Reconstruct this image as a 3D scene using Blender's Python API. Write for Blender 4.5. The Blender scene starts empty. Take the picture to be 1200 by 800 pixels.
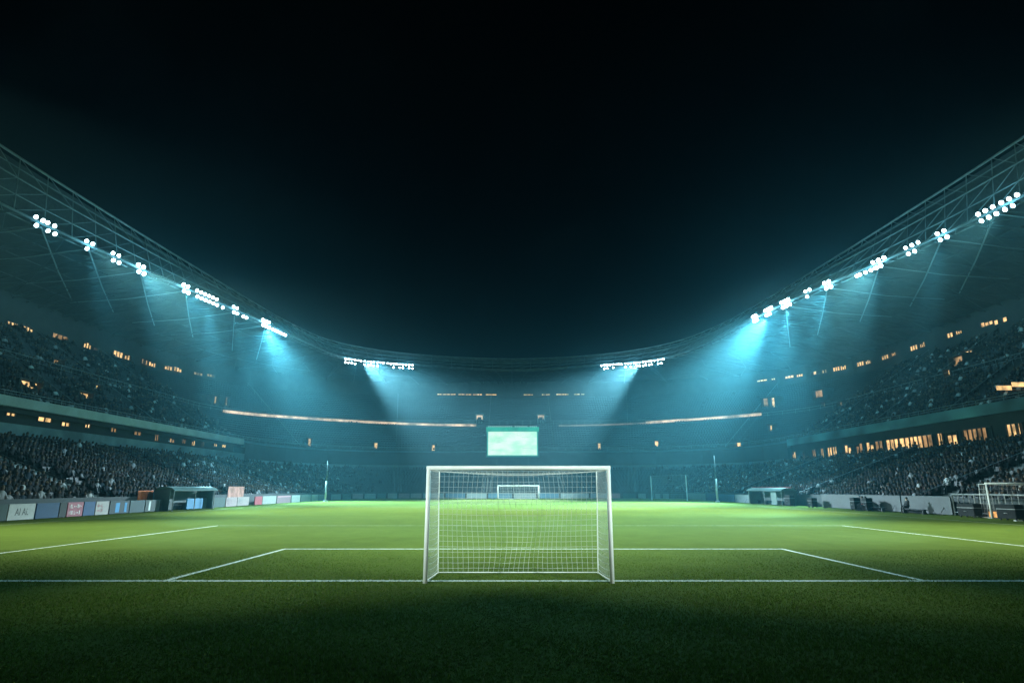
import bpy, math, random
import numpy as np
from mathutils import Vector, Matrix

random.seed(7)
rng = np.random.default_rng(11)
scene = bpy.context.scene
COL = scene.collection
R = math.radians

# ------------------------------------------------------------------ camera
F = 700.0
PITCH = math.atan2(172, F)
EYE = 1.98
cd = bpy.data.cameras.new('camera'); cam = bpy.data.objects.new('camera', cd); COL.objects.link(cam)
cam.location = (0, 0, EYE); cam.rotation_euler = (R(90) + PITCH, 0, 0)
cd.lens = 36 * F / 1200; cd.sensor_width = 36; cd.clip_end = 3000; cd.clip_start = .05
scene.camera = cam

def ray(px, py):
    u = px - 600.0; v = 400.0 - py
    return Vector((u, F * math.cos(PITCH) - v * math.sin(PITCH), F * math.sin(PITCH) + v * math.cos(PITCH)))
def on_z(px, py, z=0.0):
    r = ray(px, py); return r * ((z - EYE) / r.z) + Vector((0, 0, EYE))
def on_y(px, py, y):
    r = ray(px, py); return r * (y / r.y) + Vector((0, 0, EYE))
def on_x(px, py, x):
    r = ray(px, py); return r * (x / r.x) + Vector((0, 0, EYE))

# ------------------------------------------------------------------ objects
def tag(o, label=None, cat=None, group=None, kind=None):
    if label: o['label'] = label
    if cat: o['category'] = cat
    if group: o['group'] = group
    if kind: o['kind'] = kind
    return o
def empty(name, loc=(0, 0, 0), rz=0.0):
    o = bpy.data.objects.new(name, None); COL.objects.link(o)
    o.location = loc; o.rotation_euler = (0, 0, rz); o.empty_display_size = .3
    return o
def link_mesh(name, me, m=None, parent=None):
    o = bpy.data.objects.new(name, me); COL.objects.link(o)
    if m is not None and len(me.materials) == 0: me.materials.append(m)
    if parent is not None: o.parent = parent
    return o

class MB:
    """collects shapes; build() links them as ONE mesh object"""
    def __init__(s): s.v = []; s.f = []
    def add(s, vs, fs):
        k = len(s.v); s.v += [tuple(p) for p in vs]; s.f += [tuple(i + k for i in f) for f in fs]; return s
    def hexa(s, a, b):
        """a, b: two quads (4 points each)"""
        return s.add(list(a) + list(b), [(3, 2, 1, 0), (4, 5, 6, 7), (0, 1, 5, 4), (1, 2, 6, 5), (2, 3, 7, 6), (3, 0, 4, 7)])
    def box(s, x0, x1, y0, y1, z0, z1):
        return s.hexa([(x0, y0, z0), (x1, y0, z0), (x1, y1, z0), (x0, y1, z0)], [(x0, y0, z1), (x1, y0, z1), (x1, y1, z1), (x0, y1, z1)])
    def bevel_box(s, x0, x1, y0, y1, z0, z1, b=.02):
        a = [(x0 + b, y0, z0), (x1 - b, y0, z0), (x1, y0 + b, z0), (x1, y1 - b, z0), (x1 - b, y1, z0), (x0 + b, y1, z0), (x0, y1 - b, z0), (x0, y0 + b, z0)]
        cx, cy = (x0 + x1) / 2, (y0 + y1) / 2; fx = 1 - 2 * b / (x1 - x0); fy = 1 - 2 * b / (y1 - y0)
        mid = [(x, y, z1 - b) for x, y, z in a]; top = [(cx + (x - cx) * fx, cy + (y - cy) * fy, z1) for x, y, z in a]
        fs = [tuple(range(7, -1, -1)), tuple(range(16, 24))]
        for l in (0, 8):
            fs += [(l + i, l + (i + 1) % 8, l + 8 + (i + 1) % 8, l + 8 + i) for i in range(8)]
        return s.add(a + mid + top, fs)
    def tube(s, pts, r, n=6, cap=True):
        pts = [Vector(p) for p in pts]; rs = r if isinstance(r, (list, tuple)) else [r] * len(pts)
        vs = []; fs = []
        for i, p in enumerate(pts):
            d = (pts[min(i + 1, len(pts) - 1)] - pts[max(i - 1, 0)])
            if d.length < 1e-9: d = Vector((0, 0, 1))
            d.normalize()
            up = Vector((0, 0, 1)) if abs(d.z) < .9 else Vector((1, 0, 0))
            e1 = d.cross(up).normalized(); e2 = d.cross(e1)
            for k in range(n):
                a = 2 * math.pi * (k + .5) / n
                vs.append(p + (e1 * math.cos(a) + e2 * math.sin(a)) * rs[i])
        for i in range(len(pts) - 1):
            for k in range(n):
                fs.append((i * n + k, i * n + (k + 1) % n, (i + 1) * n + (k + 1) % n, (i + 1) * n + k))
        if cap:
            fs.append(tuple(range(n - 1, -1, -1))); fs.append(tuple(range((len(pts) - 1) * n, len(pts) * n)))
        return s.add(vs, fs)
    def build(s, name, m, parent=None, smooth=False):
        me = bpy.data.meshes.new(name); me.from_pydata(s.v, [], s.f); me.update()
        if smooth: me.polygons.foreach_set('use_smooth', [True] * len(me.polygons))
        return link_mesh(name, me, m, parent)

# ------------------------------------------------------------------ materials
def mat(name):
    m = bpy.data.materials.new(name); m.use_nodes = True
    nt = m.node_tree; b = nt.nodes['Principled BSDF']
    return m, nt, b
def N(nt, t, **kw):
    n = nt.nodes.new(t)
    for k, v in kw.items(): setattr(n, k, v)
    return n
def surf(name, c, rough=.7, var=.25, scale=.6, metal=0.0, bump=.0, bscale=20, detail=6):
    """colour broken up by two scales of noise in object space"""
    m, nt, b = mat(name)
    tc = N(nt, 'ShaderNodeTexCoord'); n1 = N(nt, 'ShaderNodeTexNoise'); n1.inputs['Scale'].default_value = scale
    n1.inputs['Detail'].default_value = detail; n1.inputs['Roughness'].default_value = .65
    nt.links.new(tc.outputs['Object'], n1.inputs['Vector'])
    rp = N(nt, 'ShaderNodeValToRGB'); rp.color_ramp.elements[0].position = .3; rp.color_ramp.elements[1].position = .72
    rp.color_ramp.elements[0].color = tuple(x * (1 - var) for x in c) + (1,); rp.color_ramp.elements[1].color = tuple(min(1, x * (1 + var)) for x in c) + (1,)
    nt.links.new(n1.outputs['Fac'], rp.inputs['Fac']); nt.links.new(rp.outputs['Color'], b.inputs['Base Color'])
    b.inputs['Roughness'].default_value = rough; b.inputs['Metallic'].default_value = metal
    if bump:
        n2 = N(nt, 'ShaderNodeTexNoise'); n2.inputs['Scale'].default_value = bscale; nt.links.new(tc.outputs['Object'], n2.inputs['Vector'])
        bp = N(nt, 'ShaderNodeBump'); bp.inputs['Strength'].default_value = bump; nt.links.new(n2.outputs['Fac'], bp.inputs['Height'])
        nt.links.new(bp.outputs['Normal'], b.inputs['Normal'])
    return m
def emit(name, c, strength, var=0.0, scale=1.5, sample='NONE'):
    m, nt, b = mat(name)
    b.inputs['Base Color'].default_value = (.02, .02, .02, 1); b.inputs['Emission Strength'].default_value = strength
    if var:
        tc = N(nt, 'ShaderNodeTexCoord'); n1 = N(nt, 'ShaderNodeTexNoise'); n1.inputs['Scale'].default_value = scale; n1.inputs['Detail'].default_value = 3
        nt.links.new(tc.outputs['Object'], n1.inputs['Vector'])
        rp = N(nt, 'ShaderNodeValToRGB'); rp.color_ramp.elements[0].position = .35; rp.color_ramp.elements[1].position = .62
        rp.color_ramp.elements[0].color = tuple(x * (1 - var) for x in c) + (1,); rp.color_ramp.elements[1].color = tuple(c) + (1,)
        nt.links.new(n1.outputs['Fac'], rp.inputs['Fac']); nt.links.new(rp.outputs['Color'], b.inputs['Emission Color'])
    else:
        b.inputs['Emission Color'].default_value = tuple(c) + (1,)
    m.cycles.emission_sampling = sample
    return m
def attr_mat(name, rough=.8, trans=0.0, spec=.3):
    m, nt, b = mat(name); a = N(nt, 'ShaderNodeAttribute'); a.attribute_name = 'tint'
    nt.links.new(a.outputs['Color'], b.inputs['Base Color']); b.inputs['Roughness'].default_value = rough
    b.inputs['Specular IOR Level'].default_value = spec
    return m

M = {}
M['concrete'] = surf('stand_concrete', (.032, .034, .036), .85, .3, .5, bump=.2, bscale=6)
M['parapet'] = surf('parapet_paint', (.46, .50, .51), .6, .22, .35, bump=.1)
M['parapet_teal'] = surf('parapet_teal_boards', (.10, .23, .27), .5, .75, .22, detail=1)
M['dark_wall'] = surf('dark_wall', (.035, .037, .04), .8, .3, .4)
M['step'] = surf('stair_concrete', (.20, .225, .23), .8, .25, .9)
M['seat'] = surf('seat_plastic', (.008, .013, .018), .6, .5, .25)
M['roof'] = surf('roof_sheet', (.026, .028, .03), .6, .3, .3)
M['steel'] = surf('galvanised_steel', (.22, .235, .24), .5, .25, 1.5, metal=.2)
M['truss'] = surf('weathered_truss_steel', (.15, .16, .165), .6, .4, .8)
M['steel_dark'] = surf('dark_steel', (.05, .052, .055), .5, .3, 1.5, metal=.3)
M['white_steel'] = surf('white_painted_steel', (.86, .87, .87), .35, .07, 3, bump=.05)
M['net'] = surf('net_cord', (.58, .60, .58), .8, .12, 8)
M['black'] = _b = surf('black_plastic', (.012, .013, .014), .55, .4, 2)
_b.node_tree.nodes['Principled BSDF'].inputs['Specular IOR Level'].default_value = .08
M['canopy'] = surf('dugout_canopy', (.06, .10, .095), .4, .3, 1.2)
M['lens'] = emit('lamp_lens', (.80, .95, 1.0), 14)
M['lens_bright'] = emit('lamp_lens_full', (.85, .96, 1.0), 45)
M['warm'] = emit('lit_window_warm', (1.0, .60, .24), 1.6, .75, .9)
M['warm_dim'] = emit('lit_window_dim', (1.0, .55, .22), .55, .85, .7)
M['warm_pale'] = emit('lit_strip_pale', (1.0, .72, .48), 1.1, .7, .35)
M['orange'] = emit('orange_lantern', (1.0, .45, .10), 1.2, .6, 5)
M['crowd'] = attr_mat('spectator_clothes', .85)
def blade_material():
    m, nt, b = mat('grass_blade'); nt.nodes.remove(b); a = N(nt, 'ShaderNodeAttribute'); a.attribute_name = 'tint'
    d = N(nt, 'ShaderNodeBsdfDiffuse'); t = N(nt, 'ShaderNodeBsdfTranslucent'); mx = N(nt, 'ShaderNodeMixShader'); mx.inputs[0].default_value = .35
    nt.links.new(a.outputs['Color'], d.inputs['Color']); nt.links.new(a.outputs['Color'], t.inputs['Color'])
    nt.links.new(d.outputs[0], mx.inputs[1]); nt.links.new(t.outputs[0], mx.inputs[2]); nt.links.new(mx.outputs[0], nt.nodes['Material Output'].inputs['Surface'])
    return m
M['blade'] = blade_material()

def grass_material():
    m, nt, b = mat('pitch_turf')
    tc = N(nt, 'ShaderNodeTexCoord')
    def noise(sc, det, sx=1, sy=1):
        mp = N(nt, 'ShaderNodeMapping'); mp.inputs['Scale'].default_value = (sx, sy, 1); nt.links.new(tc.outputs['Object'], mp.inputs['Vector'])
        n = N(nt, 'ShaderNodeTexNoise'); n.inputs['Scale'].default_value = sc; n.inputs['Detail'].default_value = det; n.inputs['Roughness'].default_value = .7
        nt.links.new(mp.outputs['Vector'], n.inputs['Vector']); return n
    big = noise(.09, 4); mid = noise(1.2, 6, 1, .6); fine = noise(14, 5)
    rp = N(nt, 'ShaderNodeValToRGB'); e = rp.color_ramp.elements
    e[0].position = .3; e[0].color = (.062, .082, .009, 1); e[1].position = .72; e[1].color = (.132, .160, .030, 1)
    x = e.new(.52); x.color = (.092, .122, .018, 1)
    mx = N(nt, 'ShaderNodeMath', operation='MULTIPLY_ADD'); mx.inputs[1].default_value = .45; 
    m2 = N(nt, 'ShaderNodeMath', operation='MULTIPLY_ADD'); m2.inputs[1].default_value = .30
    m3 = N(nt, 'ShaderNodeMath', operation='MULTIPLY'); m3.inputs[1].default_value = .25
    nt.links.new(fine.outputs['Fac'], m3.inputs[0]); nt.links.new(mid.outputs['Fac'], m2.inputs[0]); nt.links.new(m3.outputs[0], m2.inputs[2])
    nt.links.new(big.outputs['Fac'], mx.inputs[0]); nt.links.new(m2.outputs[0], mx.inputs[2])
    nt.links.new(mx.outputs[0], rp.inputs['Fac']); nt.links.new(rp.outputs['Color'], b.inputs['Base Color'])
    b.inputs['Roughness'].default_value = 1; b.inputs['Specular IOR Level'].default_value = .02
    bp = N(nt, 'ShaderNodeBump'); bp.inputs['Strength'].default_value = .7; bp.inputs['Distance'].default_value = .05
    nt.links.new(mid.outputs['Fac'], bp.inputs['Height'])
    bp2 = N(nt, 'ShaderNodeBump'); bp2.inputs['Strength'].default_value = .8; bp2.inputs['Distance'].default_value = .02
    nt.links.new(fine.outputs['Fac'], bp2.inputs['Height']); nt.links.new(bp.outputs['Normal'], bp2.inputs['Normal'])
    nt.links.new(bp2.outputs['Normal'], b.inputs['Normal'])
    return m
M['turf'] = grass_material()
def line_material():
    m, nt, b = mat('line_paint')
    tc = N(nt, 'ShaderNodeTexCoord'); n = N(nt, 'ShaderNodeTexNoise'); n.inputs['Scale'].default_value = 9; n.inputs['Detail'].default_value = 8; n.inputs['Roughness'].default_value = .75
    nt.links.new(tc.outputs['Object'], n.inputs['Vector'])
    rp = N(nt, 'ShaderNodeValToRGB'); e = rp.color_ramp.elements
    e[0].position = .36; e[0].color = (.10, .14, .03, 1); e[1].position = .52; e[1].color = (.74, .76, .68, 1)
    nt.links.new(n.outputs['Fac'], rp.inputs['Fac']); nt.links.new(rp.outputs['Color'], b.inputs['Base Color']); b.inputs['Roughness'].default_value = .9
    return m
M['line'] = line_material()
def faint_line():
    m, nt, b = mat('worn_line_paint')
    tc = N(nt, 'ShaderNodeTexCoord'); n = N(nt, 'ShaderNodeTexNoise'); n.inputs['Scale'].default_value = 3; n.inputs['Detail'].default_value = 8; n.inputs['Roughness'].default_value = .75
    nt.links.new(tc.outputs['Object'], n.inputs['Vector'])
    rp = N(nt, 'ShaderNodeValToRGB'); e = rp.color_ramp.elements
    e[0].position = .38; e[0].color = (.10, .14, .03, 1); e[1].position = .62; e[1].color = (.42, .46, .34, 1)
    nt.links.new(n.outputs['Fac'], rp.inputs['Fac']); nt.links.new(rp.outputs['Color'], b.inputs['Base Color']); b.inputs['Roughness'].default_value = .9
    return m
M['worn'] = faint_line()
_pc = {}
def paint(c, rough=.5, var=.12):
    k = (tuple(c), rough)
    if k not in _pc: _pc[k] = surf('paint_%d' % len(_pc), c, rough, var, 2.5)
    return _pc[k]

# ------------------------------------------------------------------ ground and pitch
XL, XR, YF, RC, CX0, CX1, CYC = -31.5, 33.0, 127.0, 10.0, -21.5, 23.0, 117.0
g = MB(); g.add([(-900, -300, -.012), (900, -300, -.012), (900, 1500, -.012), (-900, 1500, -.012)], [(0, 1, 2, 3)])
tag(g.build('ground', surf('asphalt', (.05, .05, .052), .9, .2, .3)), kind='structure')
g = MB(); g.add([(XL - 1.4, -45, 0), (XR + 1.4, -45, 0), (XR + 1.4, YF + 1.4, 0), (XL - 1.4, YF + 1.4, 0)], [(0, 1, 2, 3)])
tag(g.build('pitch', M['turf']), kind='structure')

LZ = .004
GY = 14.05
LINES = []   # x0,x1,y0,y1
def hl(x0, x1, y, w=.13): LINES.append((x0, x1, y - w / 2, y + w / 2))
def vl(x, y0, y1, w=.12): LINES.append((x - w / 2, x + w / 2, y0, y1))
hl(-28.3, 28.3, GY, .15)
vl(-7.65, GY + .05, 21.15); vl(9.1, GY + .05, 21.15); hl(-7.70, 9.15, 21.2)
vl(-16.1, GY + .05, 34.15, .11); vl(18.1, GY + .05, 34.15, .11)
lm = MB()
for x0, x1, y0, y1 in LINES: lm.add([(x0, y0, LZ), (x1, y0, LZ), (x1, y1, LZ), (x0, y1, LZ)], [(0, 1, 2, 3)])
tag(lm.build('pitch_markings', M['line']), kind='structure')
wl = MB()
def wq(x0, x1, y0, y1): wl.add([(x0, y0, LZ), (x1, y0, LZ), (x1, y1, LZ), (x0, y1, LZ)], [(0, 1, 2, 3)])
wq(-16.155, 18.155, 34.15, 34.27)
wq(-28.35, -28.23, GY + .05, 121.9); wq(28.23, 28.35, GY + .05, 121.9); wq(-28.35, 28.35, 121.9, 122.02)
wq(-28.23, 28.23, 68, 68.12)
wq(-15, -14.88, 102, 121.9); wq(17.4, 17.52, 102, 121.9); wq(-15, 17.52, 101.88, 102)
tag(wl.build('worn_pitch_markings', M['worn']), kind='structure')

# grass blades near the camera: one uncountable mass
def make_grass():
    n = 460000
    y = 5.2 * np.exp(rng.random(n) * math.log(21 / 5.2))
    x = (rng.random(n) * 2 - 1) * (y * 1.05 + 4.5)
    # tufts: pull part of the blades together
    tx = np.round(x / .11) * .11 + rng.normal(0, .02, n); ty = np.round(y / .11) * .11 + rng.normal(0, .02, n)
    k = rng.random(n) < .35
    x = np.where(k, tx + .03 * np.sin(ty * 37), x); y = np.where(k, ty + .03 * np.sin(tx * 41), y)
    h = rng.uniform(.016, .036, n) * np.clip((24 - y) / 12, .25, 1) * (1 + .35 * np.sin(x * 1.3 + 2 * np.sin(y * .7)) * np.sin(y * 1.1 + x * .3))
    w = rng.uniform(.0035, .007, n) * (1 + y * .035)
    a = rng.random(n) * 2 * math.pi; b = rng.random(n) * 2 * math.pi; l = h * rng.uniform(.2, 1.0, n)
    v = np.empty((n, 3, 3), np.float32)
    v[:, 0] = np.stack([x - np.cos(a) * w, y - np.sin(a) * w, np.zeros(n)], 1)
    v[:, 1] = np.stack([x + np.cos(a) * w, y + np.sin(a) * w, np.zeros(n)], 1)
    v[:, 2] = np.stack([x + np.cos(b) * l, y + np.sin(b) * l, h], 1)
    c = np.empty((n, 4), np.float32); t = rng.random(n)
    c[:, 0] = .050 + .055 * t; c[:, 1] = .085 + .070 * t; c[:, 2] = .007 + .011 * t; c[:, 3] = 1
    dry = rng.random(n) < .06; c[dry, :3] = (.17, .15, .06)
    for x0, x1, y0, y1 in LINES:
        on = (x > x0 - .02) & (x < x1 + .02) & (y > y0 - .02) & (y < y1 + .02) & (rng.random(n) < .95)
        c[on, :3] = np.array((.70, .73, .64)) * rng.uniform(.75, 1.05, (on.sum(), 1))
    me = bpy.data.meshes.new('grass'); me.vertices.add(n * 3); me.vertices.foreach_set('co', v.reshape(-1))
    me.loops.add(n * 3); me.loops.foreach_set('vertex_index', np.arange(n * 3, dtype=np.int32))
    me.polygons.add(n); me.polygons.foreach_set('loop_start', np.arange(0, n * 3, 3, dtype=np.int32))
    me.update(calc_edges=True)
    at = me.attributes.new('tint', 'FLOAT_COLOR', 'POINT'); at.data.foreach_set('color', np.repeat(c, 3, 0).reshape(-1))
    tag(link_mesh('grass', me, M['blade']), 'short green turf blades on the pitch', 'grass', kind='stuff')
make_grass()

# ------------------------------------------------------------------ bowl
# samples along the inner outline: (x, y, nx, ny); offset t moves outwards
def left_s(y): return (XL, y, -1.0, 0.0)
def right_s(y): return (XR, y, 1.0, 0.0)
S_LEFT = [left_s(y) for y in np.linspace(-42, 113, 41)]
S_RIGHT = [right_s(y) for y in np.linspace(113, -42, 41)]
S_FAR = [left_s(113), left_s(117)]
for k in range(1, 9):
    a = R(180 - k * 90 / 8.0); S_FAR.append((CX0 + RC * math.cos(a), CYC + RC * math.sin(a), math.cos(a), math.sin(a)))
for x in np.linspace(CX0, CX1, 12)[1:]: S_FAR.append((x, YF, 0, 1))
for k in range(1, 9):
    a = R(90 - k * 90 / 8.0); S_FAR.append((CX1 + RC * math.cos(a), CYC + RC * math.sin(a), math.cos(a), math.sin(a)))
S_FAR += [right_s(113)]
def P(s, t, z): return (s[0] + s[2] * t, s[1] + s[3] * t, z)
def rise(s, t): return 1.9 * max(0, s[3]) * max(0, (t - 18.5) / 23.5)   # the end stand climbs a little higher
def sweep(mb, S, prof, closed=False):
    n = len(prof); vs = [P(s, t, z + rise(s, t)) for s in S for t, z in prof]; fs = []
    for i in range(len(S) - 1):
        for k in range(n if closed else n - 1):
            k2 = (k + 1) % n; fs.append((i * n + k, (i + 1) * n + k, (i + 1) * n + k2, i * n + k2))
    if closed:
        fs.append(tuple(range(n))); fs.append(tuple((len(S) - 1) * n + k for k in range(n - 1, -1, -1)))
    return mb.add(vs, fs)
T0, Z0, T1, Z1, NL = 1.5, .55, 17.3, 6.3, 19      # lower tier
T2, Z2, T3, Z3, NU = 19.3, 10.0, 42.0, 25.2, 28    # upper tier
def low_z(t): return Z0 + (t - T0) * (Z1 - Z0) / (T1 - T0)
def up_z(t): return Z2 + (t - T2) * (Z3 - Z2) / (T3 - T2)
def stepped(t0, z0, t1, z1, n):
    p = []
    for i in range(n):
        ta = t0 + (t1 - t0) * i / n; tb = t0 + (t1 - t0) * (i + 1) / n; z = z0 + (z1 - z0) * i / n
        p += [(ta, z), (tb, z)]
    return p + [(t1, z1)]
def rows(t0, z0, t1, z1, n):
    for i in range(n): yield t0 + (t1 - t0) * (i + .62) / n, z0 + (z1 - z0) * i / n

def seat_rows(S, gaps, t0, z0, t1, z1, n, parent, step=.62):
    """seat shells along every row, split at the stairways"""
    mb = MB()
    for t, z in rows(t0, z0, t1, z1, n):
        for i in range(len(S) - 1):
            a, b = S[i], S[i + 1]
            pa, pb = Vector(P(a, t, 0)), Vector(P(b, t, 0)); L = (pb - pa).length
            m = max(1, int(L / step))
            for k in range(m):
                f = (k + .5) / m; c = pa.lerp(pb, f)
                if any(abs(c.y - gy) < (1.6 if t1 < 18 else .95) and abs(a[2]) > .9 for gy in gaps): continue
                if random.random() < .03: continue
                nx, ny = a[2] * (1 - f) + b[2] * f, a[3] * (1 - f) + b[3] * f
                ux, uy = -ny, nx; w = .22; zz = z + rise(a, t) * (1 - f) + rise(b, t) * f
                q = lambda du, dn, dz: (c.x + ux * du + nx * dn, c.y + uy * du + ny * dn, zz + dz)
                mb.add([q(-w, -.3, .42), q(w, -.3, .42), q(w, .08, .38), q(-w, .08, .38), q(w * .9, .18, .84), q(-w * .9, .18, .84)],
                       [(0, 1, 2, 3), (3, 2, 4, 5)])
    o = mb.build('seating', M['seat'], parent); o['kind'] = 'stuff'
    return o

def stairway(s, t0, z0, t1, z1, n, parent, name='stairway', w=1.5, m='step'):
    mb = MB(); ux, uy = -s[3], s[2]
    for i in range(n * 2):
        ta = t0 + (t1 - t0) * i / (2 * n); tb = t0 + (t1 - t0) * (i + 1) / (2 * n); z = z0 + (z1 - z0) * i / (2 * n) + .06
        q = lambda t, d, zz: (s[0] + s[2] * t + ux * d, s[1] + s[3] * t + uy * d, zz + rise(s, t))
        mb.hexa([q(ta, -w / 2, z - .5), q(tb, -w / 2, z - .5), q(tb, w / 2, z - .5), q(ta, w / 2, z - .5)],
                [q(ta, -w / 2, z + .09), q(tb, -w / 2, z + .09), q(tb, w / 2, z + .09), q(ta, w / 2, z + .09)])
    o = mb.build(name, M[m], parent)
    hr = MB()
    pts = [q(t0 + .2, w / 2 + .08, z0 + 1.0), q(t1, w / 2 + .08, z1 + 1.0)]
    hr.tube(pts, .03, 5)
    for k in range(8):
        t = t0 + .3 + (t1 - t0 - .4) * k / 7; z = z0 + (z1 - z0) * (t - t0) / (t1 - t0)
        hr.tube([q(t, w / 2 + .08, z), q(t, w / 2 + .08, z + 1.0)], .025, 5)
    hr.build('handrail', M['truss'], o)
    return o

STAIRS = [29, 51, 73, 95]
USTAIRS = [24, 40, 56, 72, 88, 104]
def stand(name, S, label, side):
    root = empty(name, (S[0][0] + S[0][2] * 2, S[len(S) // 2][1], 0)); tag(root, label, 'grandstand')
    # children carry world coordinates: undo the root's offset
    def fix(o): o.matrix_parent_inverse = Matrix.Translation(-root.location); return o
    kids0 = set(bpy.data.objects)
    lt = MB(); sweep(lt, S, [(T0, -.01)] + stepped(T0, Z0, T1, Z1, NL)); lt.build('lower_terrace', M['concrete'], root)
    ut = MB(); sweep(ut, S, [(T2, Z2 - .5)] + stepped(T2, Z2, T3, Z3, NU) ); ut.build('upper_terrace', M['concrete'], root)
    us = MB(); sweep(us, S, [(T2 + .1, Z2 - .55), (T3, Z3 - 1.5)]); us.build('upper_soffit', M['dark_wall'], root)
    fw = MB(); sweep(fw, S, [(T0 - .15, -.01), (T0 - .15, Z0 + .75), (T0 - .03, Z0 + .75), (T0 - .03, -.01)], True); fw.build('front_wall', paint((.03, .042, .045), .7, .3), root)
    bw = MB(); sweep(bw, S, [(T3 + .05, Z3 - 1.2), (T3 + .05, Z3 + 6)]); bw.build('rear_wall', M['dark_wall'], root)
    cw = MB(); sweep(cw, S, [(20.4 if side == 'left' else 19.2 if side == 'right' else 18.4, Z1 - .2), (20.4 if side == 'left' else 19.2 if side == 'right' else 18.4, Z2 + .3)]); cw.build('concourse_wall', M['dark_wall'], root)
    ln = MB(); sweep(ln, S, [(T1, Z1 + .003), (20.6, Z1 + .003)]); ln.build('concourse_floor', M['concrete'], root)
    if side == 'left':
        b = MB(); sweep(b, S, [(18.6, 9.95), (18.6, 10.95), (19.1, 10.95), (19.1, 9.95)], True); b.build('balcony_parapet', M['parapet'], root)
        b = MB(); sweep(b, S, [(18.3, 7.15), (18.3, 8.25), (18.5, 8.25), (18.5, 7.15)], True); b.build('box_front', surf('box_front_panel', (.17, .24, .27), .5, .45, .3, detail=2), root)
        b = MB(); sweep(b, S, [(18.5, 7.3), (20.4, 7.3), (20.4, 7.1), (18.5, 7.1)], True); b.build('box_floor', M['dark_wall'], root)
    elif side == 'right':
        b = MB(); sweep(b, S, [(18.4, 9.7), (18.4, 10.9), (18.8, 10.9), (18.8, 9.7)], True); b.build('balcony_parapet', M['parapet_teal'], root)
    else:
        b = MB(); sweep(b, S, [(18.7, 9.5), (18.7, 10.7), (19.1, 10.7), (19.1, 9.5)], True); b.build('balcony_parapet', paint((.10, .15, .17), .6, .3), root)
        b = MB(); sweep(b, S, [(17.35, 6.31), (17.35, 7.3), (17.5, 7.3), (17.5, 6.31)], True); b.build('concourse_parapet', paint((.20, .24, .25), .6, .3), root)
    # rails
    for t, z, h in ((18.85, 10.95, .55), (30.0, up_z(30.0), 1.1)):
        r = MB(); r.tube([P(s, t, z + h + rise(s, t)) for s in S], .035, 5, False); r.tube([P(s, t, z + h * .5 + rise(s, t)) for s in S], .025, 5, False)
        for i in range(len(S) - 1):
            for f in (0, .5):
                a = Vector(P(S[i], t, z - .1 + rise(S[i], t))); c = Vector(P(S[i + 1], t, z - .1 + rise(S[i + 1], t))); p = a.lerp(c, f)
                r.tube([p, p + Vector((0, 0, h + .1))], .025, 5, False)
        r.build('railing', M['steel'], root)
    gl = STAIRS if side != 'far' else []
    gu = USTAIRS if side != 'far' else []
    seat_rows(S, gl, T0, Z0, T1, Z1, NL, root); seat_rows(S, gu, T2, Z2, T3, Z3, NU, root, .64)
    mk = left_s if side == 'left' else right_s
    if side == 'far':
        L = [s for i, s in enumerate(S) if i in (4, 8, 13, 17, 21, 25)]
    else:
        L = [mk(y) for y in STAIRS]
    for s in L: stairway(s, T0, Z0, T1, Z1, NL, root, w=2.7 if side != 'far' else 1.5)
    U = [mk(y) for y in USTAIRS] if side != 'far' else L
    for s in U: stairway(s, T2, Z2, T3, Z3, NU, root, w=1.1, m='concrete')
    return root, fix, kids0

def finish(root, fix, kids0):
    for o in root.children: fix(o)

ROOTS = {}
for key, S, nm, lab in (('left', S_LEFT, 'grandstand', 'dark two-tier grandstand with pale grey balcony band above a packed lower tier'),
                        ('far', S_FAR, 'grandstand', 'hazy blue end grandstand curving behind the far goal and the bright screen'),
                        ('right', S_RIGHT, 'grandstand', 'dark two-tier grandstand with teal balcony band above a row of lit tall windows')):
    ROOTS[key] = stand(nm, S, lab, key)

# ------------------------------------------------------------------ roof over the stands
def interp(pts, n):
    """Catmull-Rom through pts, n samples per span"""
    pts = [Vector(p) for p in pts]; out = []
    for i in range(len(pts) - 1):
        p0 = pts[max(i - 1, 0)]; p1 = pts[i]; p2 = pts[i + 1]; p3 = pts[min(i + 2, len(pts) - 1)]
        for k in range(n):
            t = k / n
            out.append(.5 * ((2 * p1) + (p2 - p0) * t + (2 * p0 - 5 * p1 + 4 * p2 - p3) * t * t + (3 * p1 - p0 - 3 * p2 + p3) * t ** 3))
    return out + [pts[-1]]
LOWER = [(-60, -42, 33), (-58.6, 40, 33), (-57.2, 63, 33), (-54.2, 81, 33), (-51.4, 94, 33), (-47.4, 113, 33), (-44.6, 130, 33), (-40.5, 143, 33), (-25, 149.5, 32.7), (0, 152, 31.7),
         (22.5, 149.8, 32.7), (37.2, 143.5, 33), (43, 128, 33), (45.6, 108, 33), (48.2, 94, 33), (52.4, 78, 33), (55.4, 63, 33), (57, 40, 33), (58.5, -42, 33)]
UPPER = [(-57.5, -42, 39), (-57.2, 40, 39), (-56.8, 62, 39), (-55.8, 81, 39), (-54.8, 95, 39), (-53.2, 114, 39), (-50, 130, 38.2), (-43, 143.6, 37), (-25.5, 150.6, 35.6), (0, 153.2, 34.9),
         (23, 150.9, 35.6), (39.5, 144, 37), (47.6, 130, 38.2), (51.6, 112, 39), (53.2, 95, 39), (54.4, 79, 39), (55.4, 62, 39), (55.8, 40, 39), (56.4, -42, 39)]
def rear_pt(p):
    """point of the rear wall's line outwards of an edge point"""
    best = None
    for s in S_LEFT + S_FAR + S_RIGHT:
        q = Vector(P(s, T3 + 1.2, Z3 + 3.9 + 1.9 * max(0, s[3])))
        d = (q.xy - p.xy).length + .0
        if best is None or d < best[0]: best = (d, q)
    return best[1]
NS = 5
lo = interp(LOWER, NS); up = interp(UPPER, NS)
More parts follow.
